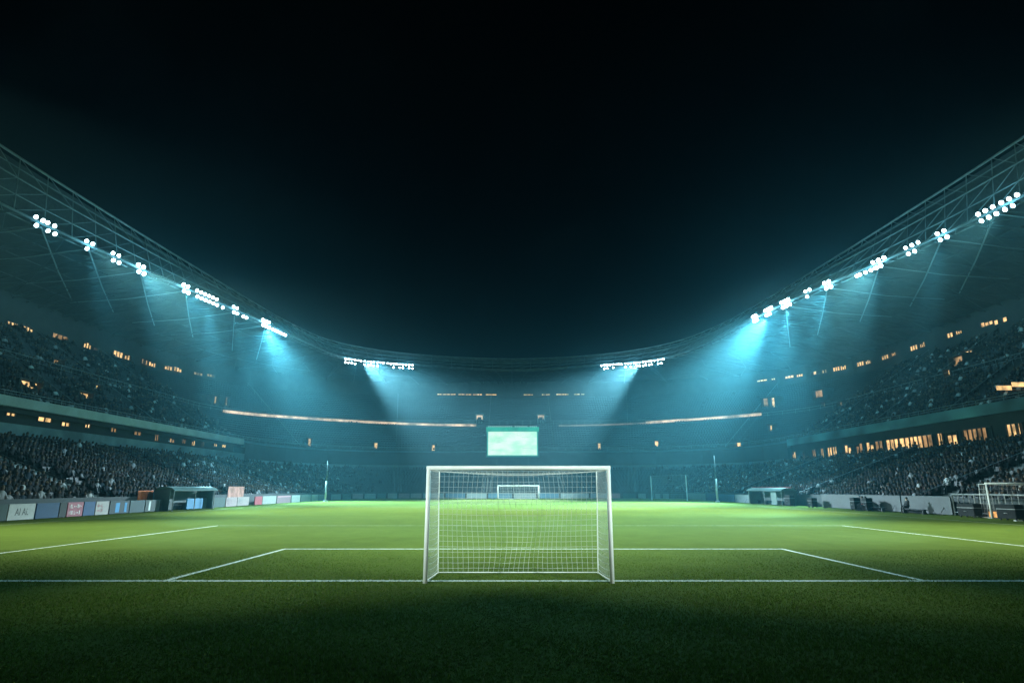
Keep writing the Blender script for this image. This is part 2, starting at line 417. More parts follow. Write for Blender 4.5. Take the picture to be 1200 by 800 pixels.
# one rear point for each span end, then eased between
rear = interp([Vector(P(s, T3 + 1.2, Z3 + 3.9 + 1.9 * max(0, s[3]))) for s in
        [left_s(-42), left_s(40), left_s(63), left_s(81), left_s(94), left_s(110), S_FAR[3], S_FAR[6], (-12.0, YF, 0, 1), (0.0, YF, 0, 1), (13.5, YF, 0, 1), S_FAR[24], S_FAR[27], right_s(110), right_s(94), right_s(78), right_s(63), right_s(40), right_s(-42)]], NS)
def along(px):
    """roof-edge point whose picture column is px"""
    best = None
    for i in range(len(lo) - 1):
        for k in range(10):
            p = lo[i].lerp(lo[i + 1], k / 10)
            if p.y < 20: continue
            d = p - Vector((0, 0, EYE)); c = math.cos(PITCH); s = math.sin(PITCH)
            dep = d.y * c + d.z * s; x = 600 + F * d.x / dep
            if best is None or abs(x - px) < best[0]: best = (abs(x - px), p.copy(), (lo[i + 1] - lo[i]).normalized())
    return best[1], best[2]
def outward(p):
    if p.y < CYC: return Vector((-1 if p.x < 0 else 1, 0, 0))
    cx = min(max(p.x, CX0), CX1); return Vector((p.x - cx, p.y - CYC, 0)).normalized()

edge_at = along
RANGES = {'left': (0, 5 * NS), 'far': (5 * NS, 13 * NS), 'right': (13 * NS, 18 * NS)}
for key, (i0, i1) in RANGES.items():
    root = ROOTS[key][0]
    so = MB(); n = i1 - i0 + 1; K = 7; vs = []; fs = []
    for i in range(i0, i1 + 1):
        for k in range(K + 1):
            t = k / K; p = lo[i].lerp(rear[i], t); vs.append(p + Vector((0, 0, .9 * math.sin(math.pi * t) + .35)))
    for i in range(n - 1):
        for k in range(K): fs.append((i * (K + 1) + k, i * (K + 1) + k + 1, (i + 1) * (K + 1) + k + 1, (i + 1) * (K + 1) + k))
    so.add(vs, fs); so.build('roof_soffit', M['roof'], root, True)
    to = MB(); vs = []; fs = []
    for i in range(i0, i1 + 1):
        a = up[i] + (rear[i] - up[i]).normalized() * .6; vs += [a, rear[i] + Vector((0, 0, 5.5))]
    for i in range(n - 1): fs.append((2 * i, 2 * i + 1, 2 * i + 3, 2 * i + 2))
    to.add(vs, fs); to.build('roof_sheet', M['roof'], root)
    fp = MB(); vs = []; fs = []
    for i in range(i0, i1 + 1):
        out = Vector(((rear[i] - lo[i]).x, (rear[i] - lo[i]).y, 0)).normalized() * 1.4
        vs += [lo[i] + out + Vector((0, 0, .8)), up[i] + out + Vector((0, 0, -.3))]
    for i in range(n - 1): fs.append((2 * i, 2 * i + 1, 2 * i + 3, 2 * i + 2))
    fp.add(vs, fs); fp.build('fascia_panel', paint((.045, .05, .052), .55, .3), root)
    # the lattice girder at the edge
    tr = MB(); seg = list(range(i0, i1 + 1))
    for f, r in ((0, .17), (.3, .07), (.62, .10), (.8, .06), (1, .16)):
        tr.tube([lo[i].lerp(up[i], f) for i in seg], r, 6, False)
    inner = []
    for i in seg:
        out = Vector(((rear[i] - lo[i]).x, (rear[i] - lo[i]).y, 0)).normalized(); inner.append(lo[i] + out * 1.2 + Vector((0, 0, -.1)))
    tr.tube(inner, .10, 6, False)
    for j, i in enumerate(seg):
        tr.tube([lo[i], up[i]], .06, 5, False)
        if j < len(seg) - 1:
            m = lo[i].lerp(lo[i + 1], .5); mu = up[i].lerp(up[i + 1], .5)
            a, b = (lo[i], mu) if j % 2 == 0 else (up[i], m)
            tr.tube([lo[i].lerp(up[i], .3), lo[i + 1].lerp(up[i + 1], .62)], .045, 5, False)
            tr.tube([up[i], lo[i + 1].lerp(up[i + 1], .62)], .045, 5, False)
            tr.tube([lo[i], lo[i + 1].lerp(up[i + 1], .3)], .045, 5, False)
            tr.tube([inner[j], m], .035, 5, False); tr.tube([m, inner[j + 1]], .035, 5, False)
    tr.build('roof_truss', M['truss'], root)
    # rafters and wind bracing hanging under the soffit
    rf = MB()
    def under(i, t): return lo[i].lerp(rear[i], t) + Vector((0, 0, .9 * math.sin(math.pi * t) - .15))
    for j, i in enumerate(seg):
        if j % 2 == 0: rf.tube([under(i, t) + Vector((0, 0, -.8 * math.sin(math.pi * t))) for t in np.linspace(.05, 1, 6)], .09, 5, False)
        rf.tube([under(i, t) for t in np.linspace(.0, 1, 6)], .10, 5, False)
        if j < len(seg) - 1:
            for k in range(4):
                t0, t1 = .05 + k * .23, .05 + (k + 1) * .23
                if (j + k) % 2 == 0: rf.tube([under(i, t0), under(i + 1, t1)], .05, 5, False)
                else: rf.tube([under(i, t1), under(i + 1, t0)], .05, 5, False)
    for t in (.28, .51, .74): rf.tube([under(i, t) for i in seg], .07, 5, False)
    for px in {'left': (50, 104, 165, 217, 275, 312), 'right': (1165, 1103, 1030, 970, 920), 'far': ()}[key]:
        p, tan = edge_at(px); out = outward(p); fwd = tan if tan.y > 0 else -tan
        for q in (p + out * 18 + Vector((0, 0, -2.4)), p + out * 16 + fwd * 24 + Vector((0, 0, -2.1))):
            r = MB(); r.tube([p + Vector((0, 0, -.5)), p.lerp(q, .5) + Vector((0, 0, -.6)), q], .085, 8); r.build('streak_rod', paint((.20, .21, .215), .5), root)  # solid rods added in place of the light streaks under the lamps
    rf.build('rafters', surf('rafter_steel', (.06, .064, .066), .6, .4, .5), root)

# ------------------------------------------------------------------ lit windows, doorways and strips on the stands
def window(root, c, u, n, w, h, m, frame=True, panes=3):
    """a lit window: c centre, u along, n out of the wall"""
    u = Vector(u).normalized(); n = Vector(n).normalized(); z = Vector((0, 0, 1)); c = Vector(c)
    mb = MB(); pw = w / panes
    for k in range(panes):
        if panes > 2 and random.random() < .18: continue
        a = -w / 2 + k * pw + .07; b = a + pw - .14; hh = h * random.choice((1, 1, 1, .72))
        mb.add([c + u * a - z * h / 2 + n * .03, c + u * b - z * h / 2 + n * .03, c + u * b + z * (hh - h / 2) + n * .03, c + u * a + z * (hh - h / 2) + n * .03], [(0, 1, 2, 3)])
    if not mb.v: mb.add([c - u * w / 2 + n * .03, c + u * w / 2 + n * .03, c + u * w / 2 + z * h / 2 + n * .03, c - u * w / 2 + z * h / 2 + n * .03], [(0, 1, 2, 3)])
    o = mb.build('window', m, root)
    fr = MB()
    def bar(p, q, r=.05): 
        d = (q - p).normalized(); s = d.cross(n).normalized() * r
        fr.hexa([p - s, p + s, p + s + n * .14, p - s + n * .14], [q - s, q + s, q + s + n * .14, q - s + n * .14])
    for k in range(panes + 1):
        x = -w / 2 + k * pw; bar(c + u * x - z * (h / 2 - .04), c + u * x + z * (h / 2 - .04))
    for dz in (-h / 2, h / 2): bar(c - u * (w / 2 + .05) + z * dz, c + u * (w / 2 + .05) + z * dz)
    fr.build('frame', M['steel_dark'], o)
    return o
def ray_stand(px, py, side, lo_tier=False):
    """where the sight line meets the raked upper tier"""
    r = ray(px, py).normalized(); best = None
    for k in range(2000):
        p = r * (20 + k * .1) + Vector((0, 0, EYE))
        if side == 'left': t = XL - p.x if p.y < CYC else math.hypot(p.x - CX0, p.y - CYC) - RC
        elif side == 'right': t = p.x - XR if p.y < CYC else math.hypot(p.x - CX1, p.y - CYC) - RC
        else:
            cx = min(max(p.x, CX0), CX1)
            t = math.hypot(p.x - cx, p.y - CYC) - RC if p.y > CYC else max(XL - p.x, p.x - XR)
        if t < T2: continue
        ny = 0 if side != 'far' else 1
        if p.z < up_z(t) + rise((0, 0, 0, 1 if p.y > 125 else 0), t): return p, t
    return p, t
def doorway(root, px, py, w, h, m, side):
    """a lit way out through the raked tier: two cheek walls, a hood and the lit opening"""
    p, t = ray_stand(px, py, side); n = outward(p); u = Vector((-n.y, n.x, 0)); z = Vector((0, 0, 1))
    base = p - z * (h / 2); mb = MB()
    def blk(a, b, d0, d1, z0, z1):
        q = lambda x, d, zz: base + u * x + n * d + z * zz
        mb.hexa([q(a, d0, z0), q(b, d0, z0), q(b, d1, z0), q(a, d1, z0)], [q(a, d0, z1), q(b, d0, z1), q(b, d1, z1), q(a, d1, z1)])
    blk(-w / 2 - .25, -w / 2, -.9, 2.2, -1.0, h + .3); blk(w / 2, w / 2 + .25, -.9, 2.2, -1.0, h + .3); blk(-w / 2 - .25, w / 2 + .25, -.5, 2.2, h + .302, h + .5)
    o = mb.build('doorway', M['concrete'], root)
    op = MB(); q = lambda x, d, zz: base + u * x + n * d + z * zz
    op.add([q(-w / 2 + .02, -.12, -.2), q(w / 2 - .02, -.12, -.2), q(w / 2 - .02, -.12, h + .2), q(-w / 2 + .02, -.12, h + .2)], [(0, 1, 2, 3)])
    op.build('opening', m, o)
    return o

rl, rf_, rr = ROOTS['left'][0], ROOTS['far'][0], ROOTS['right'][0]
def wall_hit(px, py):
    """where the sight line meets the rear wall, round the corners too"""
    r = ray(px, py).normalized()
    for k in range(3000):
        p = r * (20 + k * .08) + Vector((0, 0, EYE)); cx = min(max(p.x, CX0), CX1)
        t = math.hypot(p.x - cx, p.y - CYC) - RC if p.y > CYC else max(XL - p.x, p.x - XR)
        if t >= T3 - (.4 if p.y > 113 else .02): break
    return p, outward(p)
XWL, XWR = XL - T3 - .05, XR + T3 + .05
for px, py, w, h, d in ((14, 380, 11, 5, 0), (32, 386, 11, 6, 0), (70, 395, 17, 6, 1), (102, 405, 9, 7, 0), (112, 409, 5, 3, 1), (138, 415, 12, 7, 0), (150, 419, 10, 6, 0), (169, 424, 8, 6, 1), (178, 427, 9, 5, 0), (197, 431, 9, 5, 0), (208, 433, 9, 5, 0), (232, 438, 9, 3, 1), (247, 440, 8, 3, 1)):
    p, o_ = wall_hit(px, py); k = p.y / 700; p.z = min(p.z, 27.4 + 1.7 * max(0, -o_.y if o_.y < 0 else o_.y))
    window(rl if p.y < 113 else rf_, p, (-o_.y, o_.x, 0), -o_, w * k * 1.45, h * k, M['warm_dim'] if d else M['warm'])
for px, py, w, h in ((1157, 379, 13, 6), (1173, 376, 14, 6), (1112, 392, 10, 6), (1124, 388, 7, 5), (1071, 405, 9, 6), (1081, 402, 6, 6), (1037, 414, 9, 5), (1047, 411, 5, 4), (1008, 422, 8, 5), (1017, 420, 6, 5), (980, 429, 7, 5), (988, 427, 6, 5), (955, 435, 9, 4), (966, 432, 4, 4), (925, 440, 8, 3), (937, 437, 6, 3), (893, 444, 9, 2), (905, 442, 5, 2)):
    p, o_ = wall_hit(px, py); k = p.y / 700; p.z = min(p.z, 27.4 + 1.7 * max(0, -o_.y if o_.y < 0 else o_.y))
    window(rr if p.y < 113 else rf_, p, (-o_.y, o_.x, 0), -o_, w * k * 1.45, h * k, M['warm'])
for px in (497, 506, 515, 523, 531, 541, 549, 558, 562, 573, 579, 618, 622, 637, 642, 655, 661, 664, 676, 683, 704, 712, 722, 731, 748, 767, 430, 445, 457, 470, 482):
    p = on_y(px, 462.5 - abs(px - 600) * .008, YF + T3 + .05)
    window(rf_, p, (1, 0, 0), (0, -1, 0), random.uniform(.9, 2.2), .38, M['warm'] if 490 < px < 690 else M['warm_dim'], panes=2)
# boxes between the two bands of the left stand
for px, py, w, h in ((12, 484, 9, 4), (52, 489, 14, 6), (76, 497, 9, 5), (102, 497, 6, 5), (133, 500, 7, 6), (161, 505, 9, 5), (183, 512, 5, 9), (201, 516, 7, 5), (215, 517, 5, 5), (226, 519, 5, 6), (237, 520, 4, 6), (252, 521, 5, 4), (262, 522, 6, 4)):
    p = on_x(px, py, XL - 20.4); k = p.y / 700; p.z = min(max(p.z, 8.5), 9.4)
    window(rl, p, (0, 1, 0), (1, 0, 0), w * k * 1.5, h * k, M['warm_dim'] if px % 2 else M['warm'], panes=2)
# tall windows under the right balcony
for cx, cy, w in ((888, 430, 36), (912, 428, 12), (755, 443, 77), (655, 453, 42), (622, 457, 18), (575, 463, 30), (533, 467, 40), (493, 471, 34), (448, 475, 40), (400, 480, 26), (368, 483, 26), (335, 486, 36), (288, 490, 24), (240, 495, 16), (222, 496, 18), (195, 499, 10), (165, 502, 14), (128, 506, 8), (93, 508, 14), (42, 513, 12), (5, 517, 8)):
    p = on_x(900 + cx * .325, 360 + cy * .325, XR + 19.2); k = p.y / 700
    p.z = 7.75
    window(rr, p, (0, 1, 0), (-1, 0, 0), w * .325 * k * 1.75, 1.55, M['warm'] if random.random() < .45 else M['warm_dim'], panes=max(2, int(w / 12)))
# long lit strip above the right balcony
for px0, px1, py in ((1168, 1184, 457), (1186, 1199, 453)):
    a = on_x(px0, py, XR + 21); b = on_x(px1, py, XR + 21)
    mb = MB(); mb.hexa([a, a + Vector((.2, 0, 0)), b + Vector((.2, 0, 0)), b], [v + Vector((0, 0, .5)) for v in (a, a + Vector((.2, 0, 0)), b + Vector((.2, 0, 0)), b)])
    mb.build('light_strip', M['warm'], rr)
for px, py, w, h, m in ((28, 454, 3.2, 1.0, 'warm'), (93, 466, 2.6, .9, 'warm'), (109, 456, 1.4, .8, 'warm'), (185, 484, 1.3, .8, 'warm'), (224, 491, 1.0, 1.1, 'warm'), (249, 496, .9, 1.1, 'warm'), (62, 426, 2.0, .7, 'warm_dim'), (240, 468, 1.0, 1.4, 'warm_dim'), (250, 468, 1.4, 1.0, 'warm_dim'), (263, 470, 1.2, 1.5, 'warm_dim')):
    doorway(rl, px, py, w, h, M[m], 'left')
for px, py, w, h, m in ((1140, 417, 2.2, 1.3, 'warm'), (1127, 426, 2.8, 1.8, 'warm_dim'), (1117, 441, 1.2, 1.6, 'warm'), (1092, 448, 1.0, 1.0, 'warm_dim'), (962, 461, 2.8, 1.0, 'warm_dim'), (969, 476, 1.2, 1.2, 'warm'), (989, 475, 1.8, 1.0, 'warm_dim'), (906, 502, 1.2, 1.0, 'warm'), (899, 473, 1.6, 2.2, 'warm_dim'), (908, 473, 1.2, 2.4, 'warm')):
    doorway(rr, px, py, w, h, M[m], 'right')
for px, py, w, h, m in ((361, 520, 1.0, 2.0, 'warm'), (440, 524, .8, 1.7, 'warm'), (508, 526, .7, 1.5, 'warm'), (702, 524, .7, 1.5, 'warm'), (770, 522, .9, 1.8, 'warm'), (868, 523, 1.6, 1.3, 'warm')):
    doorway(rf_, px, py, w, h, M[m], 'far')
# camera booths either side of the screen
for px in (562, 634):
    p, t = ray_stand(px, 492, 'far'); z = Vector((0, 0, 1)); b = MB()
    x, y, zz = p.x, p.y - .6, p.z - .9
    b.box(x - 1.0, x - .8, y, y + 2.4, zz - 1, zz + 2.2); b.box(x + .8, x + 1.0, y, y + 2.4, zz - 1, zz + 2.2); b.box(x - 1.05, x + 1.05, y - .1, y + 2.4, zz + 2.203, zz + 2.4); b.box(x - .797, x + .797, y + .01, y + .15, zz - 1, zz + .55)
    o = b.build('camera_booth', paint((.30, .30, .26), .6), rf_)
    l = MB(); l.box(x - .797, x - .5, y + .9, y + 1.0, zz + .6, zz + 2.19); l.box(x + .5, x + .797, y + .9, y + 1.0, zz + .6, zz + 2.19); l.box(x - .48, x + .48, y + .9, y + 1.0, zz + 1.75, zz + 2.19)
    l.build('lit_opening', M['warm_pale'], o)
# the lit ribbon round the far tier
def ribbon(pxs, m, th):
    pts = [ray_stand(px, py, 'left' if px < 380 and False else 'far')[0] for px, py in pxs]
    pts = interp(pts, 8); mb = MB(); z = Vector((0, 0, 1))
    for i in range(len(pts) - 1):
        a, b = pts[i], pts[i + 1]; n0, n1 = outward(a) * .2, outward(b) * .2
        mb.hexa([a - n0, b - n1, b + n1, a + n0], [a - n0 + z * th, b - n1 + z * th, b + n1 + z * th, a + n0 + z * th])
    mb.build('light_ribbon', m, rf_)
ribbon([(262, 483), (300, 487), (340, 490), (395, 493.5), (440, 496), (500, 498.5), (558, 499.5)], M['warm_pale'], .55)
ribbon([(655, 499.5), (700, 498.6), (757, 496.5)], emit('lit_strip_faint', (1, .75, .55), .25, .7, .3), .35)
ribbon([(757, 496.5), (800, 493.5), (850, 490), (892, 486.5)], M['warm_pale'], .6)

for k in ROOTS: finish(*ROOTS[k])

# ------------------------------------------------------------------ spectators: a far-off mass
def figure():
    """a small seated figure facing -y: legs, torso, arms, head"""
    mb = MB(); tags = []
    def frus(c0, s0, c1, s1, tg):
        (x0, y0, z0), (x1, y1, z1) = c0, c1
        mb.hexa([(x0 - s0[0], y0 - s0[1], z0), (x0 + s0[0], y0 - s0[1], z0), (x0 + s0[0], y0 + s0[1], z0), (x0 - s0[0], y0 + s0[1], z0)],
                [(x1 - s1[0], y1 - s1[1], z1), (x1 + s1[0], y1 - s1[1], z1), (x1 + s1[0], y1 + s1[1], z1), (x1 - s1[0], y1 + s1[1], z1)]); tags.extend([tg] * 8)
    frus((0, .02, .42), (.16, .11), (0, .05, .92), (.21, .10), 0)          # torso
    frus((0, .05, .92), (.20, .10), (0, .03, 1.0), (.07, .06), 0)          # shoulders
    for s in (-1, 1):
        frus((s * .10, -.44, .05), (.06, .07), (s * .10, -.40, .50), (.07, .08), 1)   # shank
        mb.hexa([(s * .10 - .08, -.46, .40), (s * .10 + .08, -.46, .40), (s * .10 + .08, -.46, .54), (s * .10 - .08, -.46, .54)],
                [(s * .10 - .08, .08, .40), (s * .10 + .08, .08, .40), (s * .10 + .08, .08, .56), (s * .10 - .08, .08, .56)]); tags.extend([1] * 8)
        frus((s * .27, -.12, .55), (.045, .12), (s * .24, .04, .90), (.05, .06), 0)
    r = [(.05, .985), (.095, 1.06), (.105, 1.14), (.09, 1.21), (.03, 1.26)]
    for i, (a, z) in enumerate(r):
        for k in range(6): mb.v.append((a * .9 * math.cos(k * math.pi / 3), .02 + a * math.sin(k * math.pi / 3) * 1.1, z)); tags.append(2 if z < 1.15 else 3)
    b = len(mb.v) - 30
    for i in range(4):
        for k in range(6): mb.f.append((b + i * 6 + k, b + i * 6 + (k + 1) % 6, b + i * 6 + 6 + (k + 1) % 6, b + i * 6 + 6 + k))
    tri = []
    for f in mb.f:
        for k in range(1, len(f) - 1): tri.append((f[0], f[k], f[k + 1]))
    return np.array(mb.v, np.float32), np.array(tri, np.int32), np.array(tags)
FV, FT, FG = figure()
def crowd(name, spots, label):
    n = len(spots); nv = len(FV)
    pos = np.array([s[0] for s in spots], np.float32); ang = np.array([s[1] for s in spots], np.float32) + rng.normal(0, .15, n).astype(np.float32)
    sc = rng.uniform(.88, 1.1, n).astype(np.float32)
    lv = FV[None] * sc[:, None, None]
    up_ = rng.random(n) < .10   # some have stood up
    lv = lv.copy(); lv[up_, :, 2] = lv[up_, :, 2] * 1.3
    c, s = np.cos(ang)[:, None], np.sin(ang)[:, None]
    v = np.stack([lv[:, :, 0] * c - lv[:, :, 1] * s, lv[:, :, 0] * s + lv[:, :, 1] * c, lv[:, :, 2]], 2) + pos[:, None]
    pal = np.array([(.02, .022, .03), (.03, .03, .035), (.05, .05, .055), (.02, .035, .07), (.10, .10, .11), (.015, .015, .018), (.30, .31, .32), (.14, .03, .03), (.03, .09, .16), (.55, .56, .56), (.2, .17, .12)])
    pr = np.array([.2, .16, .12, .11, .1, .12, .06, .03, .04, .03, .03]); pr /= pr.sum()
    top = pal[rng.choice(len(pal), n, p=pr)]; leg = pal[rng.choice(6, n)]
    skin = np.array([(.42, .27, .20), (.5, .34, .26), (.2, .12, .08), (.34, .21, .15)])[rng.integers(0, 4, n)]
    hair = np.array([(.02, .016, .012), (.05, .03, .02), (.16, .11, .06), (.4, .4, .4), (.03, .03, .03)])[rng.choice(5, n, p=[.4, .3, .15, .05, .1])]
    parts = np.stack([np.where(top.max(1, keepdims=True) > .25, top * .8, top * .2), leg * .2, skin * .34, hair], 1)
    col = np.ones((n, nv, 4), np.float32); col[:, :, :3] = parts[:, FG]
    tr = (FT[None] + (np.arange(n, dtype=np.int32) * nv)[:, None, None]).reshape(-1)
    me = bpy.data.meshes.new(name); me.vertices.add(n * nv); me.vertices.foreach_set('co', v.reshape(-1).astype(np.float32))
    me.loops.add(len(tr)); me.loops.foreach_set('vertex_index', tr.astype(np.int32))
    me.polygons.add(len(tr) // 3); me.polygons.foreach_set('loop_start', np.arange(0, len(tr), 3, dtype=np.int32))
    me.update(calc_edges=True)
    at = me.attributes.new('tint', 'FLOAT_COLOR', 'POINT'); at.data.foreach_set('color', col.reshape(-1))
    tag(link_mesh(name, me, M['crowd']), label, 'crowd', kind='stuff')
def fill(mk, y0, y1, stairs, tier, occ, sgn):
    out = []
    t0, z0, t1, z1, n = (T0, Z0, T1, Z1, NL) if tier == 'low' else (T2, Z2, T3, Z3, NU)
    for ri, (t, z) in enumerate(rows(t0, z0, t1, z1, n)):
        y = y0 + random.random() * .5
        while y < y1:
            if not any(abs(y - g) < (1.7 if tier == 'low' else 1.05) for g in stairs) and random.random() < occ(y, ri / n):
                s = mk(y); x, yy, zz = P(s, t - .05, z)
                out.append(((x, yy + random.uniform(-.06, .06), zz), R(90) if sgn > 0 else R(-90)))
            y += .56
    return out
def occ_low(y, f): return .95 - .45 * max(0, math.sin(y * .31 + f * 5) * math.sin(y * .13 - f * 9 + 1)) - .5 * max(0, math.sin(y * .47 + 2) * math.sin(f * 11 + y * .1) - .45) - (.3 if y > 100 else 0)
crowd('crowd', fill(left_s, 26, 113, STAIRS, 'low', occ_low, 1), 'dense seated crowd in dark clothes filling the lower tier under the pale balcony')
crowd('crowd', fill(right_s, 26, 113, STAIRS, 'low', occ_low, -1), 'dense seated crowd in dark clothes filling the lower tier under the lit windows')
crowd('crowd', fill(right_s, 44, 113, USTAIRS, 'up', lambda y, f: .62 - .3 * f, -1), 'scattered dark crowd on the upper tier above the teal balcony band')
crowd('crowd', fill(left_s, 44, 113, USTAIRS, 'up', lambda y, f: .5 - .35 * f, 1), 'scattered dark crowd on the upper tier above the pale grey balcony band')
def far_fill():
    out = []
    for t, z in rows(T0, Z0, T1, Z1, NL):
        for i in range(len(S_FAR) - 1):
            a, b = S_FAR[i], S_FAR[i + 1]; pa, pb = Vector(P(a, t, z)), Vector(P(b, t, z)); m = max(1, int((pb - pa).length / .6))
            for k in range(m):
                if random.random() < (.6 * max(0, 1 - i / 7) if i < 15 else .6 * max(0, 1 - (28 - i) / 7)):
                    p = pa.lerp(pb, (k + .5) / m); nn = outward(p); out.append((tuple(p), math.atan2(nn.y, nn.x) - R(90)))
    return out
crowd('crowd', far_fill(), 'thin hazy crowd on the lower tier behind the far goal')

# ------------------------------------------------------------------ goals
def net_strip(mb, pts, r):
    mb.tube(pts, r, 4, False)
def goal(name, loc, rz, W, H, dt, db, r, cell, cord, label, sag=.1, grp=None):
    """posts at the front, net running back: dt deep at the top, db at the ground"""
    root = empty(name, loc, rz); tag(root, label, 'goal', grp)
    for s in (-1, 1):
        p = MB(); p.tube([(s * W / 2, 0, -.02), (s * W / 2, 0, H)], r, 14); p.build('post', M['white_steel'], root, True)
    c = MB(); c.tube([(-W / 2 - r, 0, H + r * .3), (W / 2 + r, 0, H + r * .3)], r, 14); c.build('crossbar', M['white_steel'], root, True)
    HB = H - .02
    def back(f, x=0):   # f: 0 at the top rear, 1 at the ground rear
        return (dt + (db - dt) * f ** 1.3 , HB * (1 - f))
    for s in (-1, 1):
        q = MB(); q.tube([(s * (W / 2 - .01), r * .6, HB), (s * (W / 2 - .10), dt, HB)] , r * .24, 8); q.tube([(s * (W / 2 - .10), dt, HB)] + [(s * (W / 2 - .10), *back(f)) for f in np.linspace(.1, 1, 8)], r * .26, 8)
        q.build('net_support', M['white_steel'], root, True)
    q = MB(); q.tube([(-W / 2, r, .03), (-W / 2 + .10, db, .03), (W / 2 - .10, db, .03), (W / 2, r, .03)], r * .24, 8); q.build('ground_bar', M['white_steel'], root, True)
    n = MB(); nx = int(W / cell); nz = int(H / cell); nd = max(2, int(dt / cell))
    def roofp(x, f): # f 0 front .. 1 rear
        k = math.sin(math.pi * (x / W + .5)); return (x, r * .5 + (dt - r * .5) * f, HB - sag * .6 * math.sin(math.pi * f) * k - .015)
    def backp(x, f):
        y, z = back(f); k = max(0, math.sin(math.pi * (x / W + .5))); wob = .05 * math.sin(x * 5 + f * 7) + .03 * math.sin(x * 11 - f * 4)
        return (x * (1 - .10 / (W / 2)) + .13 * math.sin(f * 2.6 + x * 1.7) * k * math.sin(math.pi * f) , y + sag * math.sin(math.pi * f) * k + wob * k, max(.03, z - .05 * k * math.sin(math.pi * f) ** 2))
    for i in range(nx + 1):
        x = -W / 2 + W * i / nx
        net_strip(n, [roofp(x, f) for f in np.linspace(0, 1, 6)] + [backp(x, f) for f in np.linspace(.02, 1, 14)], cord)
    for j in range(nz + 1):
        f = j / nz; net_strip(n, [backp(x, f) for x in np.linspace(-W / 2, W / 2, 28)], cord)
    for j in range(1, nd):
        f = j / nd; net_strip(n, [roofp(x, f) for x in np.linspace(-W / 2, W / 2, 18)], cord)
    for s in (-1, 1):
        for j in range(1, nz + 1):
            z = HB * (1 - j / nz); y1 = back(j / nz)[0]
            net_strip(n, [(s * (W / 2 - .10 * k) - s * .03 * math.sin(math.pi * k), r * .5 + (y1 - r * .5) * k, max(.03, z - .03 * math.sin(math.pi * k))) for k in np.linspace(0, 1, 7)], cord)
        m = max(3, int(db / cell))
        for j in range(1, m):
            k = j / m; net_strip(n, [(s * (W / 2 - .10 * k) - s * .03 * math.sin(math.pi * f), r * .5 + (back(f)[0] - r * .5) * k, max(.03, back(f)[1])) for f in np.linspace(0, 1, 8)], cord)
    n.build('net', M['net'], root)
    return root
pL = on_z(495.5, 684.5, 0); GW = 4.03
goal('football_goal', (.145, 13.72, 0), 0, GW, 2.41, 1.2, 1.5, .049, .125, .0031, 'large white football goal with open front and square net, standing on the near goal line', .16)
goal('football_goal', (1.25, 122.0, 0), 0, 8.1, 2.45, 1.4, 2.0, .12, .45, .016, 'small distant white football goal seen through the net of the near one', .1)
g3 = on_z(1160, 607, 0)
goal('football_goal', (g3.x + 2.1, g3.y - .2, 0), 0, 4.2, 2.3, .8, 1.1, .055, .3, .004, 'white training goal by the railing at the edge of the right stand', .1)

# ------------------------------------------------------------------ big screen
SY = 145.0
sa, sb = on_y(572, 533, SY), on_y(629, 505.5, SY)
root = empty('video_screen', ((sa.x + sb.x) / 2, SY, 0)); tag(root, 'bright pale green video screen in a teal frame above the far goal', 'screen')
cx = (sa.x + sb.x) / 2; w2 = (sb.x - sa.x) / 2
def screen_mat():
    m, nt, b = mat('screen_picture'); tc = N(nt, 'ShaderNodeTexCoord')
    n1 = N(nt, 'ShaderNodeTexNoise'); n1.inputs['Scale'].default_value = .35; n1.inputs['Detail'].default_value = 4
    mp = N(nt, 'ShaderNodeMapping'); mp.inputs['Scale'].default_value = (.8, 1, 1.8); nt.links.new(tc.outputs['Object'], mp.inputs['Vector']); nt.links.new(mp.outputs['Vector'], n1.inputs['Vector'])
    rp = N(nt, 'ShaderNodeValToRGB'); e = rp.color_ramp.elements; e[0].position = .38; e[0].color = (.48, .92, .64, 1); e[1].position = .6; e[1].color = (.80, .98, .82, 1)
    nt.links.new(n1.outputs['Fac'], rp.inputs['Fac']); nt.links.new(rp.outputs['Color'], b.inputs['Emission Color']); b.inputs['Emission Strength'].default_value = 1.0
    b.inputs['Base Color'].default_value = (.02, .02, .02, 1)
    m.cycles.emission_sampling = 'FRONT'
    return m
def loc(mb): # to the root's frame
    mb.v = [(x - cx, y - SY, z) for x, y, z in mb.v]; return mb
fr = MB(); z0, z1 = sa.z, sb.z
fr.box(sa.x - .55, sb.x + .55, SY + .02, SY + 1.0, z0 - .5, z1 + 1.1); loc(fr).build('housing', paint((.02, .16, .13), .5), root)
hd = MB(); hd.box(sa.x - .55, sb.x + .55, SY - .12, SY + .018, z1 + .03, z1 + 1.1); loc(hd).build('header', emit('header_glow', (.02, .48, .30), .8, .4, .4), root)
sc = MB(); sc.add([(sa.x, SY - .01, z0), (sb.x, SY - .01, z0), (sb.x, SY - .01, z1), (sa.x, SY - .01, z1)], [(0, 1, 2, 3)]); so = loc(sc).build('display', screen_mat(), root)
ed = MB()
for a in ((sa.x - .18, sa.x - .003, z0 - .18, z1 + .02), (sb.x + .003, sb.x + .18, z0 - .18, z1 + .02), (sa.x - .003, sb.x + .003, z0 - .18, z0 - .003)): ed.box(a[0], a[1], SY - .08, SY + .018, a[2], a[3])
loc(ed).build('bezel', emit('bezel_glow', (.10, .85, .62), .6), root)
mk = MB()
for x, z, w, h in ((-3.4, 3.9, .9, .10), (-3.4, 3.4, .8, .08), (-3.3, 2.9, 1.0, .16), (-3.4, 1.0, 1.4, .07), (1.6, 4.6, 1.3, .09), (3.2, 4.2, 2.2, .07), (3.6, 1.6, 2.6, .09), (4.6, 1.3, 1.0, .10), (-4.9, 1.2, .8, .08)):
    mk.box(cx + x - w / 2, cx + x + w / 2, SY - .02, SY - .012, z0 + z, z0 + z + h)
